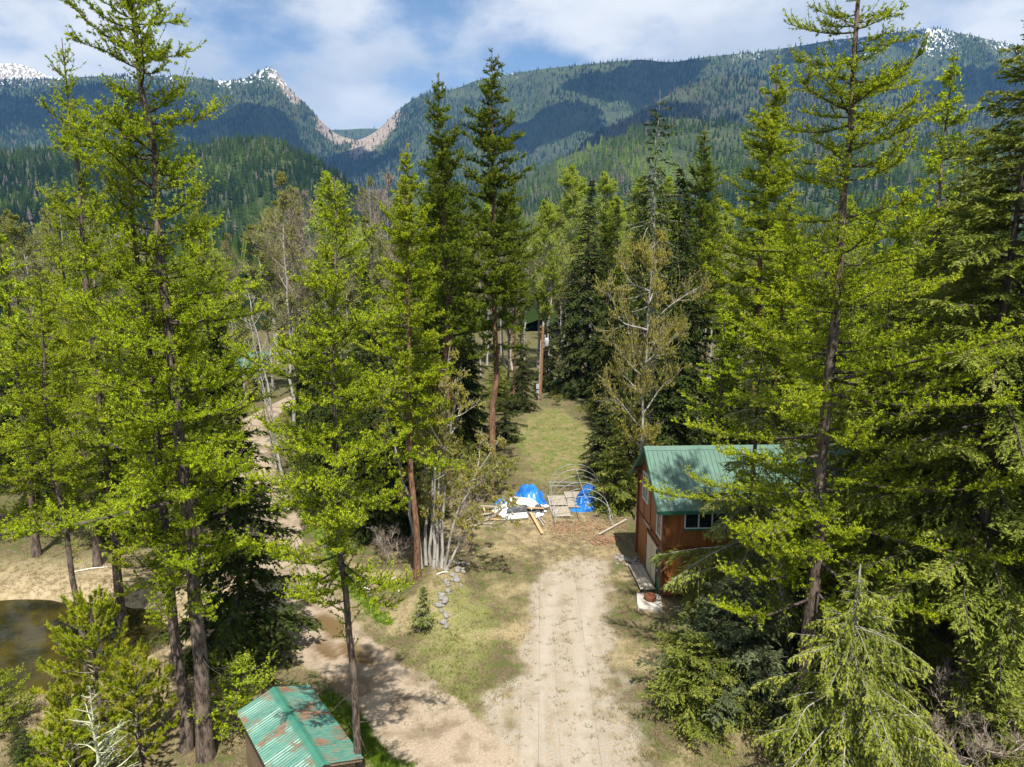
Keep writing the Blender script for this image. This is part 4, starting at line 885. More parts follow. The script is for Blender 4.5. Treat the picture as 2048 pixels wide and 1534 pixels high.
for s in (-1, 1): bar('rafter_end', srf, (s * (SL / 2 - .05), -SW + .05, SE - .03), (s * (SL / 2 - .05), 0, SR - .05), .05, .07, M_PLANK); bar('rafter_end', srf, (s * (SL / 2 - .05), SW - .05, SE - .03), (s * (SL / 2 - .05), 0, SR - .05), .05, .07, M_PLANK)
def shw(x, y):
    return (-6.13 + x * math.cos(sa) - y * math.sin(sa), 17.46 + x * math.sin(sa) + y * math.cos(sa))
# boards leaning on the shed's pond side
for k, (u, off, ln, m) in enumerate(((-1.1, .36, 2.1, M_GREYWOOD), (-.5, .30, 1.9, M_PLANK), (.2, .40, 2.2, M_GREYWOOD), (.7, .33, 1.8, M_PLANK), (1.3, .30, 2.0, M_GREYWOOD))):
    x0, y0 = shw(u - .9, -hw - off); x1, y1 = shw(u + .9, -hw - .05)
    tag(bar('leaning_board', None, (x0, y0, g1(x0, y0) + .1), (x1, y1, .6 + .25 * k * .4), .14, .035, m), ('lowest', 'second', 'third', 'fourth', 'topmost')[k] + ' weathered board leaning on the shed wall facing the pond', 'board', 'boards leaning on the shed')
x0, y0 = shw(-1.0, -1.75); x1, y1 = shw(1.2, -1.45)
tag(pipe('fence_rail', None, [(x0, y0, g1(x0, y0) + .12), ((x0 + x1) / 2, (y0 + y1) / 2, .35), (x1, y1, .75)], .09, M_LOG, 9, [.10, .095, .08]), 'pale peeled log lying beside the shed', 'log')
# clutter by the shed's road side
bx, by = -4.05, 17.05
tag(bar('orange_plank', None, (-4.55, 17.55, .42), (-3.35, 16.35, .38), .16, .05, M_ORANGE), 'bright orange plank lying beside the shed', 'plank')
tag(pipe('short_log', None, [(-3.65, 17.35, .16), (-3.05, 16.75, .17)], .13, M_LOG, 10), 'short cut log round beside the orange plank', 'log')
def drape(name, cx, cy_, rx, ry, hgt, mat, seed, label, cat, rz=0.0, folds=.12, nxy=64, sq=3.0, group=None, thick=True):
    u = np.linspace(-1.12, 1.12, nxy); U, W = np.meshgrid(u, u, indexing='ij')
    rr = (np.abs(U) ** sq + np.abs(W) ** sq) ** (1 / sq)
    z = hgt * (1 - sstep(rr, .45, 1.05)) * (.75 + .5 * fbm(U * 1.5 + 4, W * 1.5, seed, 3))
    z += folds * 1.5 * (np.abs(fbm(U * 4 + seed + W * 1.5, W * 3.2 - U, seed + 2, 3) - .5) * 2 - .25) * (1 - sstep(rr, .95, 1.12)) * (hgt + .25) + .015
    jag = 1 + (fbm(np.arctan2(W, U) * 2.2 + 8, rr * 0, seed + 4, 3) - .5) * .45 * sstep(rr, .6, 1.1)
    c, s = math.cos(rz), math.sin(rz); X = U * rx * jag; Y = W * ry * jag
    Xw = cx + X * c - Y * s; Yw = cy_ + X * s + Y * c
    Z = np.maximum(z, .015) + gz(Xw, Yw)
    ii = np.arange(nxy * nxy).reshape(nxy, nxy); q = np.stack([ii[:-1, :-1], ii[1:, :-1], ii[1:, 1:], ii[:-1, 1:]], -1).reshape(-1, 4)
    o = link(name, make_mesh(name, np.stack([Xw, Yw, Z], -1).reshape(-1, 3), q, [mat], None, True)); md = o.modifiers.new('cloth', 'SOLIDIFY'); md.thickness = .006; md.offset = -1
    return tag(o, label, cat, group)
drape('black_tarp', -4.2, 16.75, .75, .4, .32, M_TARPK, 51, 'crumpled black plastic beside the shed', 'plastic sheet', R(-45))
G = Geo(); V, F = tubes(np.array([[(-11.1, 25.2, -.2), (-11.1, 25.2, .5), (-11.05, 25.2, 1.0), (-11.0, 25.22, 1.35)]]), np.array([[.24, .17, .16, .14]]), 10); G.add(V, F, 0, .5, True); G.add(V[-10:], [[0, i, i + 1] for i in range(1, 9)])
tag(gobj('tree_stump', G, M_LOG), 'tall grey stump in the shade beside the dirt road', 'stump')

# ------------------------------------------------------------------ debris pile and hoop frame in the yard
drape('blue_tarp', 1.2, 43.4, .95, 1.35, .75, M_BLUE, 61, 'blue tarp covering the tall heap behind white sheeting', 'tarp', R(10))
drape('blue_tarp', -.55, 42.4, .55, .4, .25, M_BLUE, 62, 'small crumpled blue tarp beside the white sheeting', 'tarp', R(20))
drape('white_sheet', .65, 41.7, 1.35, .95, .5, M_TARPW, 63, 'white plastic sheeting spread over the debris heap', 'sheeting', R(-14), .10)
drape('white_sheet', -.55, 41.1, .5, .65, .25, M_TARPW, 66, 'crumpled white sheeting over the lumber ends', 'sheeting', R(30), .2)
drape('black_plastic', .45, 40.75, .95, .45, .42, M_TARPK, 64, 'crumpled black plastic between white sheets on the heap', 'plastic sheet', R(8), .3)
drape('black_plastic', 1.45, 41.3, .55, .7, .30, M_TARPK, 65, 'grey-black plastic tucked under the blue tarp edge', 'plastic sheet', R(-25), .3)
G = Geo(); G.box((0, 0, .14), (.78, .33, .035)); G.box((0, 0, .05), (.70, .28, .05))
fp = gobj('foam_panel', G, M_TARPW, None, (.18, 39.75, g1(.18, 39.75)), (R(3), R(-3), R(7))); tag(fp, 'flat white panel lying at the front of the debris', 'panel')
for k, (x, y, rz) in enumerate(((.05, 39.85, 20), (.55, 39.9, -30))): tag(block('torn_scrap', None, (x, y, g1(x, y) + .20), (.09, .06, .012), M_TARPK if k == 0 else M_GREYWOOD, R(rz)), ('dark' if k == 0 else 'grey') + ' scrap lying on the flat white panel', 'scrap')
G = Geo(); G.add([(1.45, 39.7, .2), (2.0, 40.3, .18), (1.55, 40.3, .30), (1.5, 39.72, .16), (2.0, 40.3, .15), (1.55, 40.28, .26)], [[0, 1, 2], [3, 5, 4], [0, 3, 4], [0, 4, 1], [1, 4, 5], [1, 5, 2], [2, 5, 3], [2, 3, 0]]); tag(gobj('white_offcut', G, M_TARPW), 'triangular white offcut beside the tan board', 'offcut')
lum = [((1.15, 40.35), (1.75, 37.3), .17, .05, M_TAN, .18, 'long tan board pointing from the heap towards the driveway'), ((.95, 40.45), (2.0, 41.1), .16, .05, M_TAN, .42, 'tan board lying crosswise on top of the long tan board'),
       ((1.55, 40.0), (1.9, 38.5), .08, .05, M_GREYWOOD, .1, 'thin grey strip beside the long tan board'), ((1.68, 40.0), (2.0, 38.9), .06, .05, M_GREYWOOD, .09, 'thinnest grey strip right of the long tan board'),
       ((-2.2, 41.4), (-.7, 41.2), .16, .05, M_GREYWOOD, .32, 'pale plank topping the lumber stack beside the heap'), ((-2.0, 40.2), (-.6, 40.7), .14, .05, M_GREYWOOD, .14, 'pale plank low in the lumber stack'),
       ((-1.6, 39.6), (-.5, 39.4), .12, .05, M_TAN, .1, 'brown plank in front of the lumber stack'), ((-1.3, 40.6), (-.45, 39.6), .12, .05, M_TAN, .2, 'reddish plank lying diagonally in the lumber stack'),
       ((-1.7, 39.2), (-.9, 40.3), .08, .05, M_GREYWOOD, .08, 'grey stick crossing the lumber stack'), ((-1.8, 41.0), (-1.7, 40.5), .09, .4, M_TAN, .15, 'short tan block propping the lumber'),
       ((-3.1, 39.0), (-1.6, 40.6), .06, .04, M_GREYWOOD, .1, 'thin grey pole reaching out of the lumber stack'), ((-2.6, 38.5), (-1.2, 39.0), .09, .04, M_GREYWOOD, .06, 'loose grey slat lying left of the lumber'),
       ((5.0, 37.2), (7.0, 39.7), .14, .04, M_GREYWOOD, .12, 'long weathered plank between the hoop frame and cabin')]
for a, b, w, d, m, z, lb in lum:
    za = g1(*a) + z; zb_ = g1(*b) + z * .6
    tag(bar('board', None, (a[0], a[1], za), (b[0], b[1], zb_), w, d, m), lb, 'board')
hoop = empty('hoop_house_frame', (4.3, 41.7, g1(4.3, 41.7))); tag(hoop, 'bare hoop-house frame of six bent grey pipes', 'frame')
for k in range(6):
    y = -3.2 + k * 1.32; a = np.linspace(0, math.pi, 19); wv = 1.72
    pipe('hoop', hoop, [(-wv * math.cos(t) * (1 + .04 * math.sin(t)), y + .05 * math.sin(k * 2.0), 2.02 * math.sin(t) ** .82) for t in a], .017, M_PIPE, 6)
pipe('ridge_pipe', hoop, [(0, -3.25, 2.0), (0, 0, 1.99), (0, 3.45, 1.98)], .018, M_PIPE)
for s in (-1, 1):
    pipe('base_rail', hoop, [(s * 1.75, -3.3, .06), (s * 1.75, 3.5, .06)], .02, M_PIPE)
    pipe('side_rail', hoop, [(s * 1.70, -3.3, .7), (s * 1.70, 3.5, .7)], .012, M_PIPE)
pipe('end_rail', hoop, [(-1.72, 3.4, .45), (1.0, 3.4, .45)], .018, M_PIPE); pipe('end_rail', hoop, [(-1.72, 3.44, .7), (1.2, 3.44, .7)], .018, M_PIPE)
pipe('brace', hoop, [(-1.72, -3.2, .05), (-1.70, -1.9, 1.0)], .014, M_PIPE); pipe('brace', hoop, [(1.72, -3.2, .05), (1.5, -1.9, 1.2)], .014, M_PIPE)
def slat_deck(name, cx, cy_, w, l, rz, label):
    o = empty(name, (cx, cy_, g1(cx, cy_)), rz); tag(o, label, 'pallet')
    n = int(l / .155)
    for k in range(n): block('slat', o, (0, -l / 2 + (k + .5) * l / n, .115 + .006 * math.sin(k * 3.1)), (w / 2, l / n / 2 - .016, .011), M_GREYWOOD)
    for s in (-1, 0, 1): block('runner', o, (s * (w / 2 - .06), 0, .05), (.025, l / 2, .05), M_GREYWOOD)
slat_deck('wood_pallet', 3.05, 41.1, 1.15, 1.75, R(4), 'grey slatted pallet nearest the driveway inside the hoop frame')
slat_deck('wood_pallet', 2.98, 43.1, 1.15, 1.85, R(2), 'grey slatted pallet beyond the front one inside the hoop frame')
slat_deck('wood_pallet', 4.28, 42.7, 1.3, 1.75, R(-3), 'grey slatted pallet beside the blue bundle inside the hoop frame')
slat_deck('wood_pallet', 4.2, 44.4, 1.25, 1.2, R(2), 'farthest grey slatted pallet inside the hoop frame')
drape('blue_tarp', 5.15, 43.3, .95, 1.8, .75, M_BLUE, 71, 'long blue tarp bundle under the hoop frame', 'tarp', R(-6), .2)
# scattered firewood bark, twigs and sticks as single sheets of stuff
def rock_mesh(seed):
    bm = bmesh.new(); bmesh.ops.create_icosphere(bm, subdivisions=2, radius=1.0)
    V = np.array([v.co[:] for v in bm.verts]); F = np.array([[v.index for v in f.verts] for f in bm.faces]); bm.free()
    k = 1 + (fbm(V[:, 0] * 1.3 + seed, V[:, 1] * 1.3 + V[:, 2], seed, 3) - .5) * .9
    V = V * k[:, None] * np.array([1, .8, .62]); return make_mesh('stone', V, F, [M_STONE], None, False)
RK = [rock_mesh(s) for s in range(6)]
rng = np.random.default_rng(77)
row = [(-2.55, 33.6), (-2.75, 31.6), (-3.0, 30.0), (-3.15, 28.6), (-3.05, 27.0)]
def stones(pts, smin, smax, label, group, name='stone'):
    for k, (x, y) in enumerate(pts):
        s = rng.uniform(smin, smax)
        o = link(name, RK[k % 6], None, (x, y, g1(x, y) + s * .28), (rng.uniform(-.3, .3), rng.uniform(-.3, .3), rng.uniform(0, 6)), (s, s * rng.uniform(.8, 1.2), s * rng.uniform(.7, 1.1))); tag(o, label, 'stone', group)
pp = []
for k in range(64):
    t = rng.uniform(0, 4); i = min(int(t), 3); f = t - i; pp.append((row[i][0] + (row[i + 1][0] - row[i][0]) * f + rng.normal() * .22, row[i][1] + (row[i + 1][1] - row[i][1]) * f + rng.normal() * .25))
stones(pp, .06, .19, 'grey field stone in the low row beside the grass', 'row of stones beside the driveway grass')
stones([(6.1 + rng.normal() * .33, 33.7 + rng.normal() * .45) for _ in range(30)], .08, .20, 'rounded stone heaped at the corner of the cabin', 'stones heaped by the cabin')
tag(link('pale_stone', RK[1], None, (-3.3, 32.6, g1(-3.3, 32.6) + .1), (.2, .1, 1), (.3, .24, .2)), 'single tan boulder near the birch clump foot', 'stone')

# ------------------------------------------------------------------ utility pole with transformer and wires
pole = empty('utility_pole', (3.2, 77.0, g1(3.2, 77.0))); tag(pole, 'brown wooden utility pole at the end of the clearing', 'utility pole')
pipe('shaft', pole, [(0, 0, -.3), (.12, 0, 3), (.30, 0, 8.6)], .16, M_POLE, 12, [.19, .175, .14]); pipe('pole_top_cover', pole, [(.285, 0, 8.0), (.315, 0, 9.05)], .10, M_STEELG, 10, [.10, .09])
pipe('conduit', pole, [(-.17, -.12, 0), (-.06, -.12, 3.2), (.06, -.1, 7.0)], .05, M_STEELG, 6)
block('meter_box', pole, (-.28, -.22, 1.7), (.16, .09, .28), M_STEELG); block('meter_box', pole, (-.27, -.22, 1.05), (.11, .08, .2), M_STEELG)
tr = pipe('transformer', pole, [(.72, -.05, 6.3), (.72, -.05, 6.36), (.72, -.05, 7.15), (.72, -.05, 7.25)], .27, M_STEELG, 14, [.24, .27, .27, .22])
pipe('bushing', tr, [(.86, -.05, 7.25), (.92, -.05, 7.75)], .05, M_STEELG, 7, [.07, .045]); block('mount_bracket', tr, (.38, -.03, 6.95), (.14, .04, .05), M_STEELG); block('mount_bracket', tr, (.38, -.03, 6.5), (.14, .04, .05), M_STEELG)
for nm, a, b, sag, lb in (('power_line', (3.35, 76.9, 6.9), (.35, 8.0, 5.6), 1.1, 'thin service wire dropping from the pole towards the driveway'), ('power_line', (3.9, 76.9, 6.2), (1.75, 8.0, 5.2), 1.0, 'second service wire leaving the transformer')):
    t = np.linspace(0, 1, 40)[:, None]; P = np.array(a) + (np.array(b) - np.array(a)) * t; P[:, 2] -= sag * 4 * (t * (1 - t))[:, 0]
    tag(pipe(nm, None, P, .003, M_TARPK, 4), lb, 'wire')
# sign nailed to the thin birch trunk by the road
sg = empty('trail_sign', (-15.55, 44.0, g1(-15.5, 44.0) + 1.35), R(8)); tag(sg, 'small black and white sign nailed to the birch trunk', 'sign')
block('backboard', sg, (0, -.04, 0), (.22, .012, .33), M_BLACK); block('white_border', sg, (0, -.053, .29), (.20, .004, .02), M_WHITE); block('white_border', sg, (0, -.053, -.29), (.20, .004, .02), M_WHITE)
for s in (-1, 1): block('white_border', sg, (s * .19, -.053, 0), (.015, .004, .27), M_WHITE)
block('white_symbol', sg, (-.02, -.054, .10), (.05, .004, .08), M_WHITE); block('white_symbol', sg, (.0, -.054, -.08), (.11, .004, .035), M_WHITE); block('white_symbol', sg, (-.09, -.054, -.18), (.04, .004, .03), M_WHITE); block('white_symbol', sg, (.08, -.054, -.18), (.04, .004, .03), M_WHITE)
# far neighbour's cabin with green roof glimpsed across the road
nb = empty('neighbour_cabin', (-37.0, 90.0, g1(-37, 90)), R(22)); tag(nb, 'low log cabin with green roof glimpsed behind the birches', 'cabin')
G = Geo(); G.add([(-4, -2.5, -.3), (4, -2.5, -.3), (4, 2.5, -.3), (-4, 2.5, -.3), (-4, -2.5, 2.5), (4, -2.5, 2.5), (4, 2.5, 2.5), (-4, 2.5, 2.5)], [[0, 1, 5, 4], [2, 3, 7, 6], [3, 0, 4, 7], [1, 2, 6, 5]]); G.add([(-4, -2.5, 2.5), (-4, 2.5, 2.5), (-4, 0, 4), (4, -2.5, 2.5), (4, 2.5, 2.5), (4, 0, 4)], [[1, 0, 2], [3, 4, 5]]); gobj('wall', G, M_PLANK, nb)
nr = empty('roof', (0, 0, 0)); nr.parent = nb
nsl = math.atan2(1.5, 2.5); npm = roof_panel(1.1, 3.3, 3)
for k in range(8): link('roof_panel', npm, nr, (-4.4 + k * 1.1, -2.9, 2.27), (nsl, 0, 0)); link('roof_panel', npm, nr, (-4.4 + (k + 1) * 1.1, 2.9, 2.27), (nsl, 0, math.pi))
block('door', nb, (.5, -2.52, 1.0), (.45, .03, 1.0), M_CREAM); block('window', nb, (-2, -2.52, 1.4), (.5, .03, .45), gl)
# ------------------------------------------------------------------ trees one can name
P_ = plant
P_('larch_a', 'larch_tree', -9.74, 19.34, 25.2, 'thickest-trunked bright larch beside the teal-roofed shed', wide=1.0, rz=.4)
P_('larch_b', 'larch_tree', -10.54, 19.68, 20.6, 'slimmer larch standing just left of the thickest-trunked larch', rz=2.2)
P_('larch_b', 'larch_tree', -16.99, 27.63, 24.8, 'tall larch rising from the pond edge with spiky open top', rz=4.6, wide=.9)
P_('larch_d', 'larch_tree', -16.48, 24.08, 16.0, 'light green larch with thin bare lower trunk before the pond', rz=1.0, barkm=B_LARCH, wide=1.15)
P_('larch_b', 'larch_tree', -14.2, 31.8, 19.5, 'larch across the road behind the dark fir', rz=1.7)
P_('larch_b', 'larch_tree', -21.5, 33.2, 18.5, 'larch on the far pond bank left of the spiky-topped larch', rz=3.4, wide=1.1)
P_('larch_e', 'larch_tree', -25.5, 34.5, 17.5, 'larch on the far pond bank at the view edge', rz=.4, wide=1.1)
P_('spruce_b', 'spruce_tree', -10.52, 24.59, 13.4, 'dark fir shading the dirt road beside the grey stump', rz=1.4, wide=1.25)
P_('pine', 'pine_sapling', -13.92, 20.9, 4.65, 'tallest young yellow-green pine in front of the pond', rz=.3)
P_('pine', 'pine_sapling', -11.7, 19.2, 3.7, 'bushy young pine at the foot of the big larch trunks', rz=2.1, wide=1.1)
P_('pine', 'pine_sapling', -13.7, 19.0, 2.7, 'young pine leaning out over the pond side bank', rz=4.0, wide=1.15)
P_('pine', 'pine_sapling', -12.8, 17.6, 2.9, 'low young pine behind the pale spruce leader', rz=5.2, wide=1.2)
P_('leader', 'spruce_sapling', -11.25, 16.5, 4.45, 'young spruce with pale bare leader and star of top shoots', rz=1.0)
P_('fir_green', 'spruce_sapling', -14.9, 18.7, 1.5, 'small dark spruce on the bank at the lower corner', rz=1.0, leafm=L_SPR)
P_('fir_green', 'spruce_sapling', -15.6, 19.3, 1.3, 'smallest dark spruce at the very edge of the bank', rz=3.0, leafm=L_SPR)
P_('larch_s', 'larch_sapling', -9.0, 20.3, 2.7, 'bright larch sapling spreading over the shed roof corner', rz=1.2, wide=1.2)
P_('larch_s', 'larch_sapling', -17.0, 20.6, 2.2, 'larch sapling cut by the frame edge beside the pond', rz=3.0)
P_('larch_d', 'larch_tree', -4.2, 16.7, 17.5, 'slender larch with bare straight trunk in front of the shed', rz=2.0, barkm=B_LARCH)
P_('larch_c', 'larch_tree', -4.61, 31.06, 20.3, 'larch with reddish trunk rising through the pale birch clump', rz=.5, leafm=L_LARCH)
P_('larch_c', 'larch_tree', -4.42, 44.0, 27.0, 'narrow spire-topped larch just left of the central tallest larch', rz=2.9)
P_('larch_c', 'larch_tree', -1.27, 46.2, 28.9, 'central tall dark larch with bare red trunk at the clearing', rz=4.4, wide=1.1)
P_('sapling', 'fir_sapling', -3.77, 26.9, 1.9, 'tiny fir sapling on a thin stem beside the stone row', 'sapling')
P_('birch_clump', 'birch_clump', -4.1, 31.9, 13.6, 'clump of leaning pale birch stems beside the red trunk', rz=0.0)
P_('thin_birch', 'birch_tree', -15.34, 44.3, 14.4, 'thin leaning birch carrying the small sign by the road', rz=0.0, lean=-.11)
P_('thin_birch', 'birch_tree', -18.3, 51.0, 11.5, 'bare thin birch beside the road bend', rz=0.0, lean=-.10)
P_('thin_birch', 'birch_tree', -17.2, 49.0, 9.0, 'shorter bare birch next to the road bend birch', rz=0.0, lean=-.16)
for (x, y, h, lb) in ((-11.9, 42, 9.6, 'dark spruce right of the sign birch'), (-13.4, 46.5, 12.5, 'taller dark spruce behind the sign birch'), (-9.0, 44.5, 10.5, 'dark spruce between the sign birch and birch clump'), (-7.0, 41.0, 7.5, 'small dark spruce behind the birch clump'), (-11.0, 52.0, 15.0, 'dark spruce deep behind the birch clump')):
    P_('spruce_b', 'spruce_tree', x, y, h, lb, wide=1.15)
P_('spruce_a', 'spruce_tree', 9.1, 80, 25.0, 'pointed dark spruce standing highest before the yellow aspens', rz=1.0, wide=1.1)
P_('spruce_a', 'spruce_tree', 12.9, 86, 23.5, 'slim brownish spruce right of the pointed dark spruce', rz=2.5, wide=.75)
P_('spruce_b', 'spruce_tree', 7.0, 79.5, 16.0, 'dark spruce directly behind the utility pole', rz=3.9)
P_('spruce_b', 'spruce_tree', 4.3, 83.0, 11.5, 'shorter dark spruce behind the top of the utility pole', rz=.4)
P_('spruce_b', 'spruce_tree', 10.0, 72.0, 15.5, 'dark spruce right of the utility pole', rz=5.0, wide=1.1)
P_('spruce_thin', 'spruce_tree', 11.46, 56, 28.8, 'gaunt spruce with grey trunk showing through thin branches', rz=1.9)
P_('larch_c', 'larch_tree', 17.76, 66, 28.0, 'narrow dark larch right of the gaunt spruce', rz=1.1, wide=1.05)
P_('spruce_a', 'spruce_tree', 14.2, 60, 23.6, 'full dark spruce between the gaunt spruce and the narrow larch', rz=3.3, wide=1.2)
P_('larch_c', 'larch_tree', 18.2, 50, 29.5, 'tall spire larch left of the biggest right-hand larch', rz=5.2, wide=1.25, leafm=L_LARCH)
P_('catkin', 'cottonwood_tree', 7.62, 39.6, 16.5, 'cottonwood hung with yellow catkins behind the cabin gable', rz=.8, wide=.78)
P_('larch_x', 'larch_tree', 10.09, 21.55, 26.5, 'biggest bright larch towering in front of the cabin', rz=3.6, wide=1.1)
P_('fir_droop', 'fir_tree', 9.9, 26.7, 12.4, 'drooping fir screening the cabin corner and windows', rz=.2, wide=1.2)
P_('fir_droop', 'fir_tree', 12.3, 27.4, 10.0, 'drooping fir covering the middle of the cabin roof', rz=2.2, wide=1.3)
P_('larch_s', 'larch_sapling', 11.6, 25.6, 6.0, 'bright young larch against the cabin wall', rz=.7)
P_('snag_spruce', 'spruce_tree', 10.0, 18.4, 7.1, 'spruce with dead grey top and bare pale branch tips', rz=.9)
P_('fir_big', 'fir_tree', 15.3, 21.3, 23.0, 'huge dense fir filling the edge of the view', rz=.7, leany=0)
P_('fir_big', 'fir_tree', 19.7, 31.0, 20.5, 'large fir behind the huge edge fir', rz=2.6)
P_('fir_big', 'fir_tree', 18.6, 25.5, 25.5, 'second huge fir just behind the edge fir', rz=5.0)
P_('larch_e', 'larch_tree', 25.5, 42, 27.5, 'larch top rising between the biggest larch and huge fir', rz=1.5)
P_('fir_big', 'fir_tree', 15.2, 27.6, 15.5, 'dense fir leaning on the cabin roof end', rz=4.4, wide=.85)
P_('larch_c', 'larch_tree', 15.6, 39.5, 19.5, 'larch growing right behind the cabin roof', rz=.9, leafm=L_LARCH, wide=1.3)
P_('fir_bush', 'fir_bush', 8.0, 22.6, 4.5, 'round blue-green fir bush in front of the cabin', 'bush', rz=.5)
P_('fir_bush', 'fir_bush', 6.35, 21.4, 3.0, 'low green fir bush nearest the driveway', 'bush', rz=2.0, leafm=L_FIR, wide=1.05)
P_('fir_bush', 'fir_bush', 7.4, 25.2, 2.3, 'green fir bush between the entry slab and blue-green bush', 'bush', rz=4.1, leafm=L_FIR, wide=.9)
P_('fir_green', 'fir_tree', 13.6, 22.6, 6.2, 'mid-sized green fir right of the dead-topped spruce', rz=1.3, wide=1.1)
P_('fir_green', 'fir_tree', 12.0, 20.6, 5.0, 'green fir pressed behind the dead-topped spruce', rz=3.1, wide=1.15)
P_('fir_bush', 'fir_bush', 11.0, 24.2, 3.4, 'dark fir bush under the biggest bright larch', 'bush', rz=5.4, wide=.9)
P_('fir_green', 'fir_tree', 6.5, 41.6, 5.4, 'bright green fir between the hoop frame and cabin', rz=.9, wide=1.05)
P_('fir_green', 'fir_tree', 7.9, 44.5, 6.6, 'green fir behind the cottonwood trunk', rz=2.4)
P_('fir_green', 'fir_tree', 6.9, 49.5, 5.6, 'bushy fir edging the clearing beyond the hoop frame', rz=4.0, wide=1.15, leafm=L_SPR)
P_('spruce_b', 'spruce_tree', 9.2, 57, 9.5, 'spruce edging the clearing behind the catkin cottonwood', rz=4.5, wide=1.2)
P_('spruce_b', 'spruce_tree', 9.8, 65, 11.0, 'spruce edging the far end of the clearing', rz=1.5, wide=1.2)
P_('spruce_b', 'spruce_tree', 11.5, 47.5, 14.0, 'dark spruce behind the cabin ridge', rz=3.3, wide=1.1)
P_('spruce_b', 'spruce_tree', 1.0, 71, 10.0, 'spruce left of the utility pole foot', rz=.7, wide=1.1)
P_('fir_green', 'fir_tree', -.6, 58.5, 5.0, 'small spruce at the left edge of the clearing', rz=.2, leafm=L_SPR)
P_('bare_a', 'bare_tree', -28.6, 95, 25.0, 'bare brown broadleaf tree left of the slender larch top', rz=.4)
P_('bare_a', 'bare_tree', -19.2, 105, 28.5, 'bare grey broadleaf tree with fan crown left of the spire larch', rz=2.0, wide=.9)
P_('bare_b', 'bare_tree', -23.0, 112, 28.8, 'bare tree with three pale forked tops', rz=3.1, wide=.6)
P_('aspen_b', 'aspen_tree', -33.5, 104, 26.5, 'greening aspen behind the bare brown tree', rz=1.0)
P_('aspen_b', 'aspen_tree', -38.0, 110, 25.5, 'greening aspen farther left of the bare brown tree', rz=2.0)
P_('aspen_a', 'aspen_tree', 9.7, 130, 33.0, 'tallest bright yellow-green aspen behind the pointed spruce', rz=.6, wide=1.1)
P_('aspen_a', 'aspen_tree', 18.0, 130, 32.0, 'bright yellow aspen right of the pointed spruce', rz=2.2, wide=1.1)
P_('aspen_a', 'aspen_tree', 14.0, 134, 31.5, 'bright aspen between the two tallest yellow aspens', rz=3.3, wide=1.1)
P_('aspen_a', 'aspen_tree', 23.5, 128, 30.5, 'bright aspen behind the gaunt spruce', rz=4.4, wide=1.1)
P_('aspen_a', 'aspen_tree', 28.5, 132, 31.0, 'bright aspen right of the gaunt spruce', rz=5.1, wide=1.1)

# ------------------------------------------------------------------ the stands behind, one tree at a time
rng = np.random.default_rng(404)
taken = [(o.location.x, o.location.y) for o in col.objects if o.type == 'EMPTY' and o.get('category') in ('tree', 'bush')]
def free(x, y, dmin):
    if any((x - a) ** 2 + (y - b) ** 2 < dmin * dmin for a, b in taken): return False
    if poly_dist(np.array([x]), np.array([y]), ROAD)[0] < 3.2: return False
    if y < 80 and abs(x - (1.0 + (y - 36) * .065)) < np.interp(y, [30, 45, 60, 76, 80], [7.5, 6.0, 5.8, 4.0, 1.5]): return False
    if 5.5 < x < 20 and 28 < y < 37: return False
    if math.hypot(x + 37, y - 90) < 6: return False
    if pond_field(np.array([x]), np.array([y]))[0] < 1.6: return False
    return True
ORD = 'first second third fourth fifth sixth seventh eighth ninth tenth eleventh twelfth thirteenth fourteenth fifteenth sixteenth seventeenth eighteenth nineteenth twentieth'.split()
def stand(n, xr, yr, kinds, dmin, label, group):
    c = 0; tries = 0; made = {}
    while c < n and tries < 6000:
        tries += 1
        x = rng.uniform(*xr); y = rng.uniform(*yr)
        if abs(x) > y * .82 + 4 or not free(x, y, dmin): continue
        key, name, hmin, hmax, wd, word = kinds[rng.integers(len(kinds))]
        o = P_(key, name, x, y, rng.uniform(hmin, hmax), word + ' ' + label, rz=rng.uniform(0, 6.28), wide=wd * rng.uniform(.85, 1.15), group=word + ' ' + group)
        made.setdefault(word, []).append(o)
        taken.append((x, y)); c += 1
    for word, os_ in made.items():
        os_.sort(key=lambda o: o.location.x / o.location.y)
        if len(os_) > 1:
            for k, o in enumerate(os_): o['label'] = ORD[k] + ' from left of the ' + word + 's ' + label if k < 20 else word + ' ' + label
K_SPR = ('spruce_b', 'spruce_tree', 7, 12.5, 1.15, 'dark spruce'); K_SPR2 = ('spruce_a', 'spruce_tree', 14, 22, 1.0, 'tall dark spruce')
K_LAR = ('larch_e', 'larch_tree', 11, 17, 1.0, 'light green larch'); K_LAR2 = ('larch_c', 'larch_tree', 18, 26, 1.0, 'slender larch')
K_ASP = ('aspen_b', 'aspen_tree', 17, 23, 1.0, 'greening aspen'); K_ASPY = ('aspen_a', 'aspen_tree', 20, 26, 1.05, 'yellow-green aspen')
K_BARE = ('bare_a', 'bare_tree', 15, 21, 1.0, 'bare broadleaf tree'); K_BARE2 = ('bare_b', 'bare_tree', 16, 23, .8, 'pale-stemmed bare tree')
stand(16, (-36, -15), (32, 54), [K_LAR, K_LAR, K_SPR], 3.4, 'beyond the pond and road', 'across the road beyond the pond')
stand(12, (-18, -6), (36, 50), [K_SPR, ('spruce_a', 'spruce_tree', 9, 13, 1.2, 'full dark spruce')], 2.2, 'between the birch clump and road', 'between the birch clump and road')
stand(22, (-52, -8), (48, 72), [K_SPR, K_SPR, K_SPR, K_LAR, K_BARE2], 3.4, 'in the stand behind the sign birch', 'in the stand behind the sign birch')
stand(9, (-10, 1), (50, 80), [K_SPR, K_SPR, K_LAR2], 2.6, 'along the left edge of the clearing', 'along the left edge of the clearing')
stand(14, (9, 30), (38, 60), [K_SPR, K_SPR, K_SPR2, K_LAR], 3.0, 'in the stand behind the cabin', 'in the stand behind the cabin')
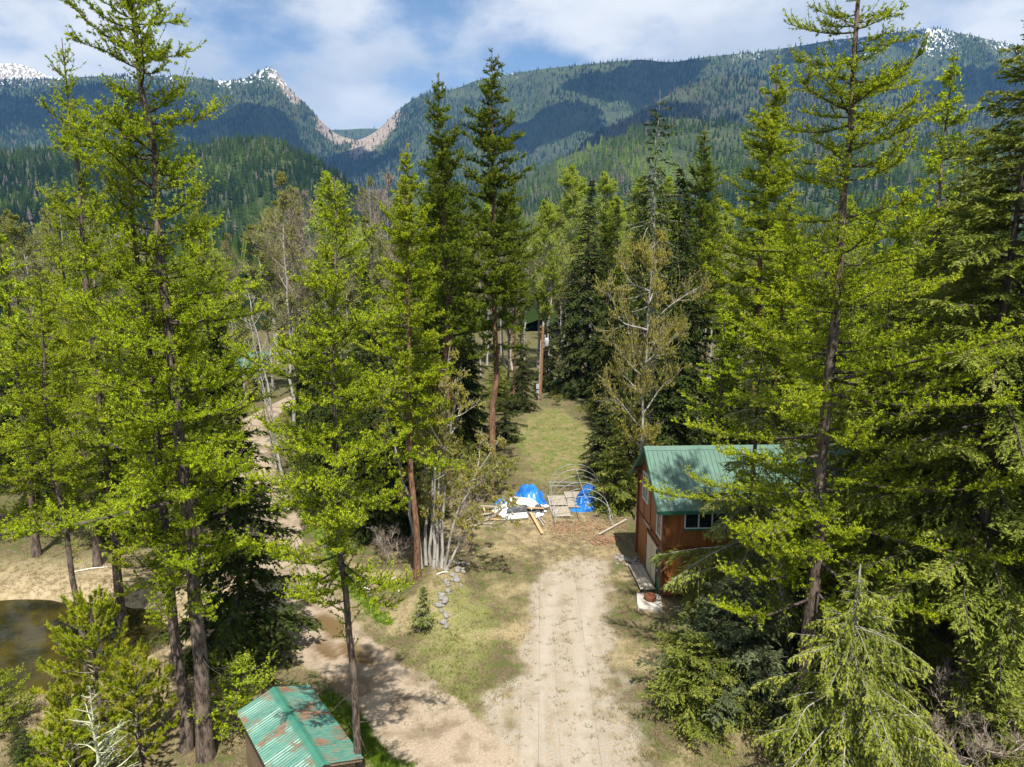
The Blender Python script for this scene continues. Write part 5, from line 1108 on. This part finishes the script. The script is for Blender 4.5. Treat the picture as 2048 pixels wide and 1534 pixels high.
stand(22, (10, 55), (58, 85), [K_SPR, K_SPR2, K_SPR2, K_LAR2, K_LAR], 3.2, 'in the woods behind the cabin', 'deep in the woods behind the cabin')
stand(20, (16.5, 40), (23, 58), [('fir_big', 'fir_tree', 13, 20, .85, 'dense fir'), K_LAR, K_SPR2], 3.4, 'in the woods beside the huge fir', 'beside the huge edge fir')
stand(18, (-40, -12), (60, 96), [('spruce_b', 'spruce_tree', 6, 11, 1.2, 'broad dark spruce'), ('aspen_b', 'aspen_tree', 12, 17, 1.1, 'low leafing aspen')], 2.4, 'around the far green-roofed cabin', 'around the far green-roofed cabin')
K_UND = ('fir_green', 'fir_sapling', 2.0, 5.0, 1.1, 'young fir')
stand(16, (-26, -7), (38, 66), [K_UND], 1.8, 'under the trees behind the sign birch', 'under the trees behind the sign birch')
stand(14, (-9, 0), (40, 80), [K_UND], 1.6, 'under the trees left of the clearing', 'under the trees left of the clearing')
stand(18, (8, 32), (37, 80), [K_UND], 1.8, 'under the trees behind the cabin', 'under the trees behind the cabin')
stand(19, (13.5, 30), (17, 40), [K_UND], 1.8, 'under the huge edge fir woods', 'under the huge edge fir woods')
stand(34, (-75, -12), (72, 98), [K_BARE, K_BARE2, K_ASP, K_ASP, K_SPR, K_ASPY], 3.4, 'in the thicket behind the sign birch', 'in the thicket left of the central larch')
K_THB = ('thin_birch', 'birch_tree', 11, 17, 1.2, 'slim pale birch')
stand(56, (-13, 34), (84, 124), [K_BARE2, K_BARE2, K_ASP, K_BARE, K_ASP, K_THB, K_ASPY], 2.2, 'behind the end of the clearing', 'behind the end of the clearing')
stand(44, (-110, 0), (100, 150), [K_ASP, K_BARE, K_ASPY, K_ASP, K_SPR2, K_BARE2], 3.6, 'in the wood below the dark hill', 'in the far wood below the dark hill')
stand(40, (10, 115), (88, 150), [K_ASPY, K_ASP, K_ASPY, K_BARE2, K_SPR2], 3.6, 'in the wood below the sunlit hill', 'in the far wood below the sunlit hill')
for x, y, h, k, lb in ((-.9, 44.6, 2.4, 'shrub', 'leafing shrub at the foot of the central tall larch'), (-2.6, 46.8, 2.8, 'shrub', 'leafing shrub left of the central tall larch'), (-2.4, 43.0, 2.6, 'shrub', 'leafing shrub between the debris heap and central larch'), (-5.2, 37.5, 2.6, 'shrub', 'yellowish shrub behind the birch clump'), (-3.0, 38.5, 2.2, 'bare_shrub', 'bare shrub beside the lumber stack'), (-4.3, 40.6, 2.5, 'shrub', 'shrub left of the lumber stack'),
                       (7.5, 67.0, 1.6, 'shrub', 'low shrub at the end of the clearing'), (5.0, 74.5, 1.2, 'shrub', 'low shrub right of the utility pole'), (-6.3, 33.5, 2.0, 'bare_shrub', 'bare shrub left of the birch clump'), (-2.9, 34.8, 1.5, 'bare_shrub', 'low bare shrub right of the birch clump'), (-16.5, 48.0, 2.2, 'bare_shrub', 'bare brown shrub beside the road bend'), (-13.0, 34.2, 1.1, 'shrub', 'low shrub on the road verge'),
                       (13.4, 18.0, 2.6, 'bare_shrub', 'bare brown shrub beside the dead-topped spruce'), (14.6, 18.6, 3.0, 'bare_shrub', 'taller bare shrub under the huge edge fir'), (14.2, 17.0, 1.6, 'shrub', 'low leafy shrub under the huge edge fir'), (-18.5, 66.0, 2.6, 'shrub', 'yellow shrub near the far green-roofed cabin'), (-22.5, 74.0, 2.8, 'shrub', 'yellow shrub in front of the far green-roofed cabin')):
    P_(k, 'shrub', x, y, h, lb, 'shrub', wide=1.05)

# ------------------------------------------------------------------ ground cover (nobody could count it)
def blade_tuft(name, n, h, w, mat, seed, spread=.10, lean=.5):
    r = np.random.default_rng(seed); a = r.uniform(0, 6.28, n); b = np.stack([np.cos(a), np.sin(a), a * 0], 1) * r.uniform(0, spread, (n, 1))
    d = norm(np.stack([np.cos(a) * lean * r.uniform(.2, 1.4, n), np.sin(a) * lean * r.uniform(.2, 1.4, n), np.ones(n)], 1))
    G = Geo(); V, F = leaf_tris(b, d, h * r.uniform(.5, 1.2, n), np.full(n, w), r); G.add(V, F, 0, np.repeat(r.uniform(0, 1, n), 3))
    return bpy.data.objects.new(name, G.mesh(name, [mat]))
L_DRY = leaf('dry_grass_blades', (.20, .15, .075), (.33, .265, .145), (.46, .385, .235), .3)
L_GRS = leaf('green_grass_blades', (.12, .14, .030), (.19, .205, .050), (.28, .275, .09), .35)
L_LUSH = leaf('lush_grass_blades', (.095, .165, .012), (.150, .240, .018), (.22, .31, .03), .4)
tf_dry = blade_tuft('dry_tuft_form', 14, .17, .014, L_DRY, 1, .14, .9); tf_grn = blade_tuft('green_tuft_form', 12, .10, .016, L_GRS, 2, .12, .7); tf_lush = blade_tuft('lush_tuft_form', 16, .16, .018, L_LUSH, 3, .12, .5)
N = 150000; r = np.random.default_rng(9)
yy = 13 + 62 * r.uniform(0, 1, N) ** 1.5; xx = r.uniform(-1, 1, N) * (yy * .8 + 2)
mm = masks(xx, yy); base = fbm(xx * .35, yy * .35, 70, 3); ok0 = (mm['pf'] > 1.0) & ~((xx > 6.9) & (xx < 18.6) & (yy > 29.8) & (yy < 35.3)) & (np.hypot(xx + 6.13, yy - 17.46) > 1.3)
bare_ = np.maximum(mm['road'], mm['drive'] * .93)
u = r.uniform(size=N)
s_lush = ok0 & (u < mm['lush'] * 1.1) & (mm['road'] < .5)
s_grn = ok0 & ~s_lush & (u < .45 * mm['isle'] + .30 * sstep(base, .42, .6) * (1 - bare_) + .45 * mm['clear'] + .22 * np.exp(-(poly_dist(xx, yy, DRIVE) / .3) ** 2) * sstep(yy, 18, 24) * sstep(fbm(xx * 1.1, yy * 1.1, 44, 2), .45, .6) + .10 * mm['drive'] * sstep(fbm(xx * 1.3, yy * 1.3, 15, 2), .5, .62))
s_dry = ok0 & ~s_lush & ~s_grn & (u < (.42 * sstep(base, .36, .6) + .35 * mm['bank'] + .12 * mm['clear'] + .15) * (1 - bare_))
for nm, sel, fo, lm_, lb, sc in (('lush_grass', s_lush, tf_lush, L_LUSH, 'lush green grass strip along the road edge and island', 1.0), ('green_grass', s_grn, tf_grn, L_GRS, 'short green grass sprouting across yard and clearing', 1.0), ('dry_grass', s_dry, tf_dry, L_DRY, 'dry straw-coloured grass over the forest floor', .9)):
    x, y = xx[sel], yy[sel]; tag(gn_scatter(nm, np.stack([x, y, gz(x, y)], 1), sc * r.uniform(.5, 1.3, len(x)), fo, lm_, .2, 3), lb, 'grass', None, 'stuff')
# pebbles on the gravel, bark chips in the yard, twigs on the forest floor
peb = bpy.data.objects.new('pebble_form', RK[2]); sel = ok0 & (u < .10 * mm['drive'] + .03 * mm['road'] + .02 * mm['yard'])
x, y = xx[sel], yy[sel]; tag(gn_scatter('gravel', np.stack([x, y, gz(x, y)], 1), r.uniform(.008, .028, len(x)), peb, M_STONE, .5, 4), 'loose gravel scattered over the driveway', 'gravel', None, 'stuff')
G = Geo(); G.box((0, 0, .012), (.06, .022, .010)); chip = bpy.data.objects.new('chip_form', G.mesh('chip_form', [M_CHIP]))
cx_ = np.concatenate([r.normal(5.2, .45, 260), r.normal(3.6, 1.0, 160), r.normal(3.1, .35, 70), r.normal(5.0, .9, 150)]); cyy = np.concatenate([r.normal(36.6, .35, 260), r.normal(38.3, .7, 160), r.normal(38.2, .3, 70), r.normal(38.6, .8, 150)])
hc = np.concatenate([np.exp(-((cx_[:260] - 5.2) ** 2 + (cyy[:260] - 36.6) ** 2) / .3) * .12, np.zeros(380)])
tag(gn_scatter('bark_chips', np.stack([cx_, cyy, gz(cx_, cyy) + hc * r.uniform(0, 1, len(hc))], 1), r.uniform(.5, 2.2, len(cx_)), chip, M_CHIP, .6, 6), 'reddish bark chips and splinters left from chopping firewood', 'bark chips', None, 'stuff')
G = Geo(); V, F = tubes(np.array([[(-.5, 0, .02), (-.1, .05, .04), (.2, -.03, .03), (.5, .06, .03)]]), np.array([[.014, .012, .010, .006]]), 4); G.add(V, F); V, F = tubes(np.array([[(0, 0, .03), (.15, .15, .06), (.25, .28, .05)]]), np.array([[.008, .006, .004]]), 4); G.add(V, F)
twg = bpy.data.objects.new('twig_form', G.mesh('twig_form', [B_TWIG])); sel = ok0 & (u < .008 * (1 - bare_)) & (yy < 55)
x, y = xx[sel], yy[sel]; tag(gn_scatter('fallen_twigs', np.stack([x, y, gz(x, y)], 1), r.uniform(.15, .7, len(x)), twg, B_GREY, .1, 8), 'small fallen twigs strewn over the forest floor', 'twigs', None, 'stuff')
for x, y, l, a, lb in ((-7.0, 30.6, 1.0, -35, 'bleached stick lying nearest the road verge'), (-6.0, 31.6, .7, 60, 'short bleached stick behind the nearest verge stick'), (-5.4, 30.3, .5, 95, 'stubby white stick left of the red trunk'), (-3.4, 31.2, .6, 25, 'pale curved stick right of the red trunk'), (-21.5, 32.8, 1.8, 20, 'white bleached branch on the far pond bank')):
    c, s = math.cos(R(a)) * l / 2, math.sin(R(a)) * l / 2; z = g1(x, y)
    tag(pipe('fallen_stick', None, [(x - c, y - s, z + .04), (x, y + .04, z + .09), (x + c, y + s, z + .05)], .03, M_ANT, 6, [.035, .03, .018]), lb, 'stick')
# more distant forest that reads as one mass
n = 5200; yy = r.uniform(150, 520, n); xx = r.uniform(-1, 1, n) * (yy * .95 + 30)
tag(gn_scatter('valley_forest', np.stack([xx, yy, gz(xx, yy) - .3], 1), r.uniform(13, 24, n), cone_obj, far_tree_mat, .05, 12, np.clip(r.normal(.55, .2, n), .02, 1)), 'mixed forest covering the valley floor towards the hills', 'forest', None, 'stuff')

for c in ((-1900, 2300, 2300, 700, 380, 120, 1), (-900, 2100, 2350, 480, 330, 110, 2), (250, 2300, 2250, 300, 150, 80, 3), (760, 2650, 2300, 260, 170, 80, 9), (1250, 2450, 2300, 380, 150, 90, 4), (1750, 2900, 2350, 300, 200, 90, 10), (2250, 2300, 2250, 420, 220, 100, 6), (520, 1500, 1900, 260, 130, 70, 12), (-3600, 3700, 2500, 900, 420, 150, 7)):
    cloud(*c)
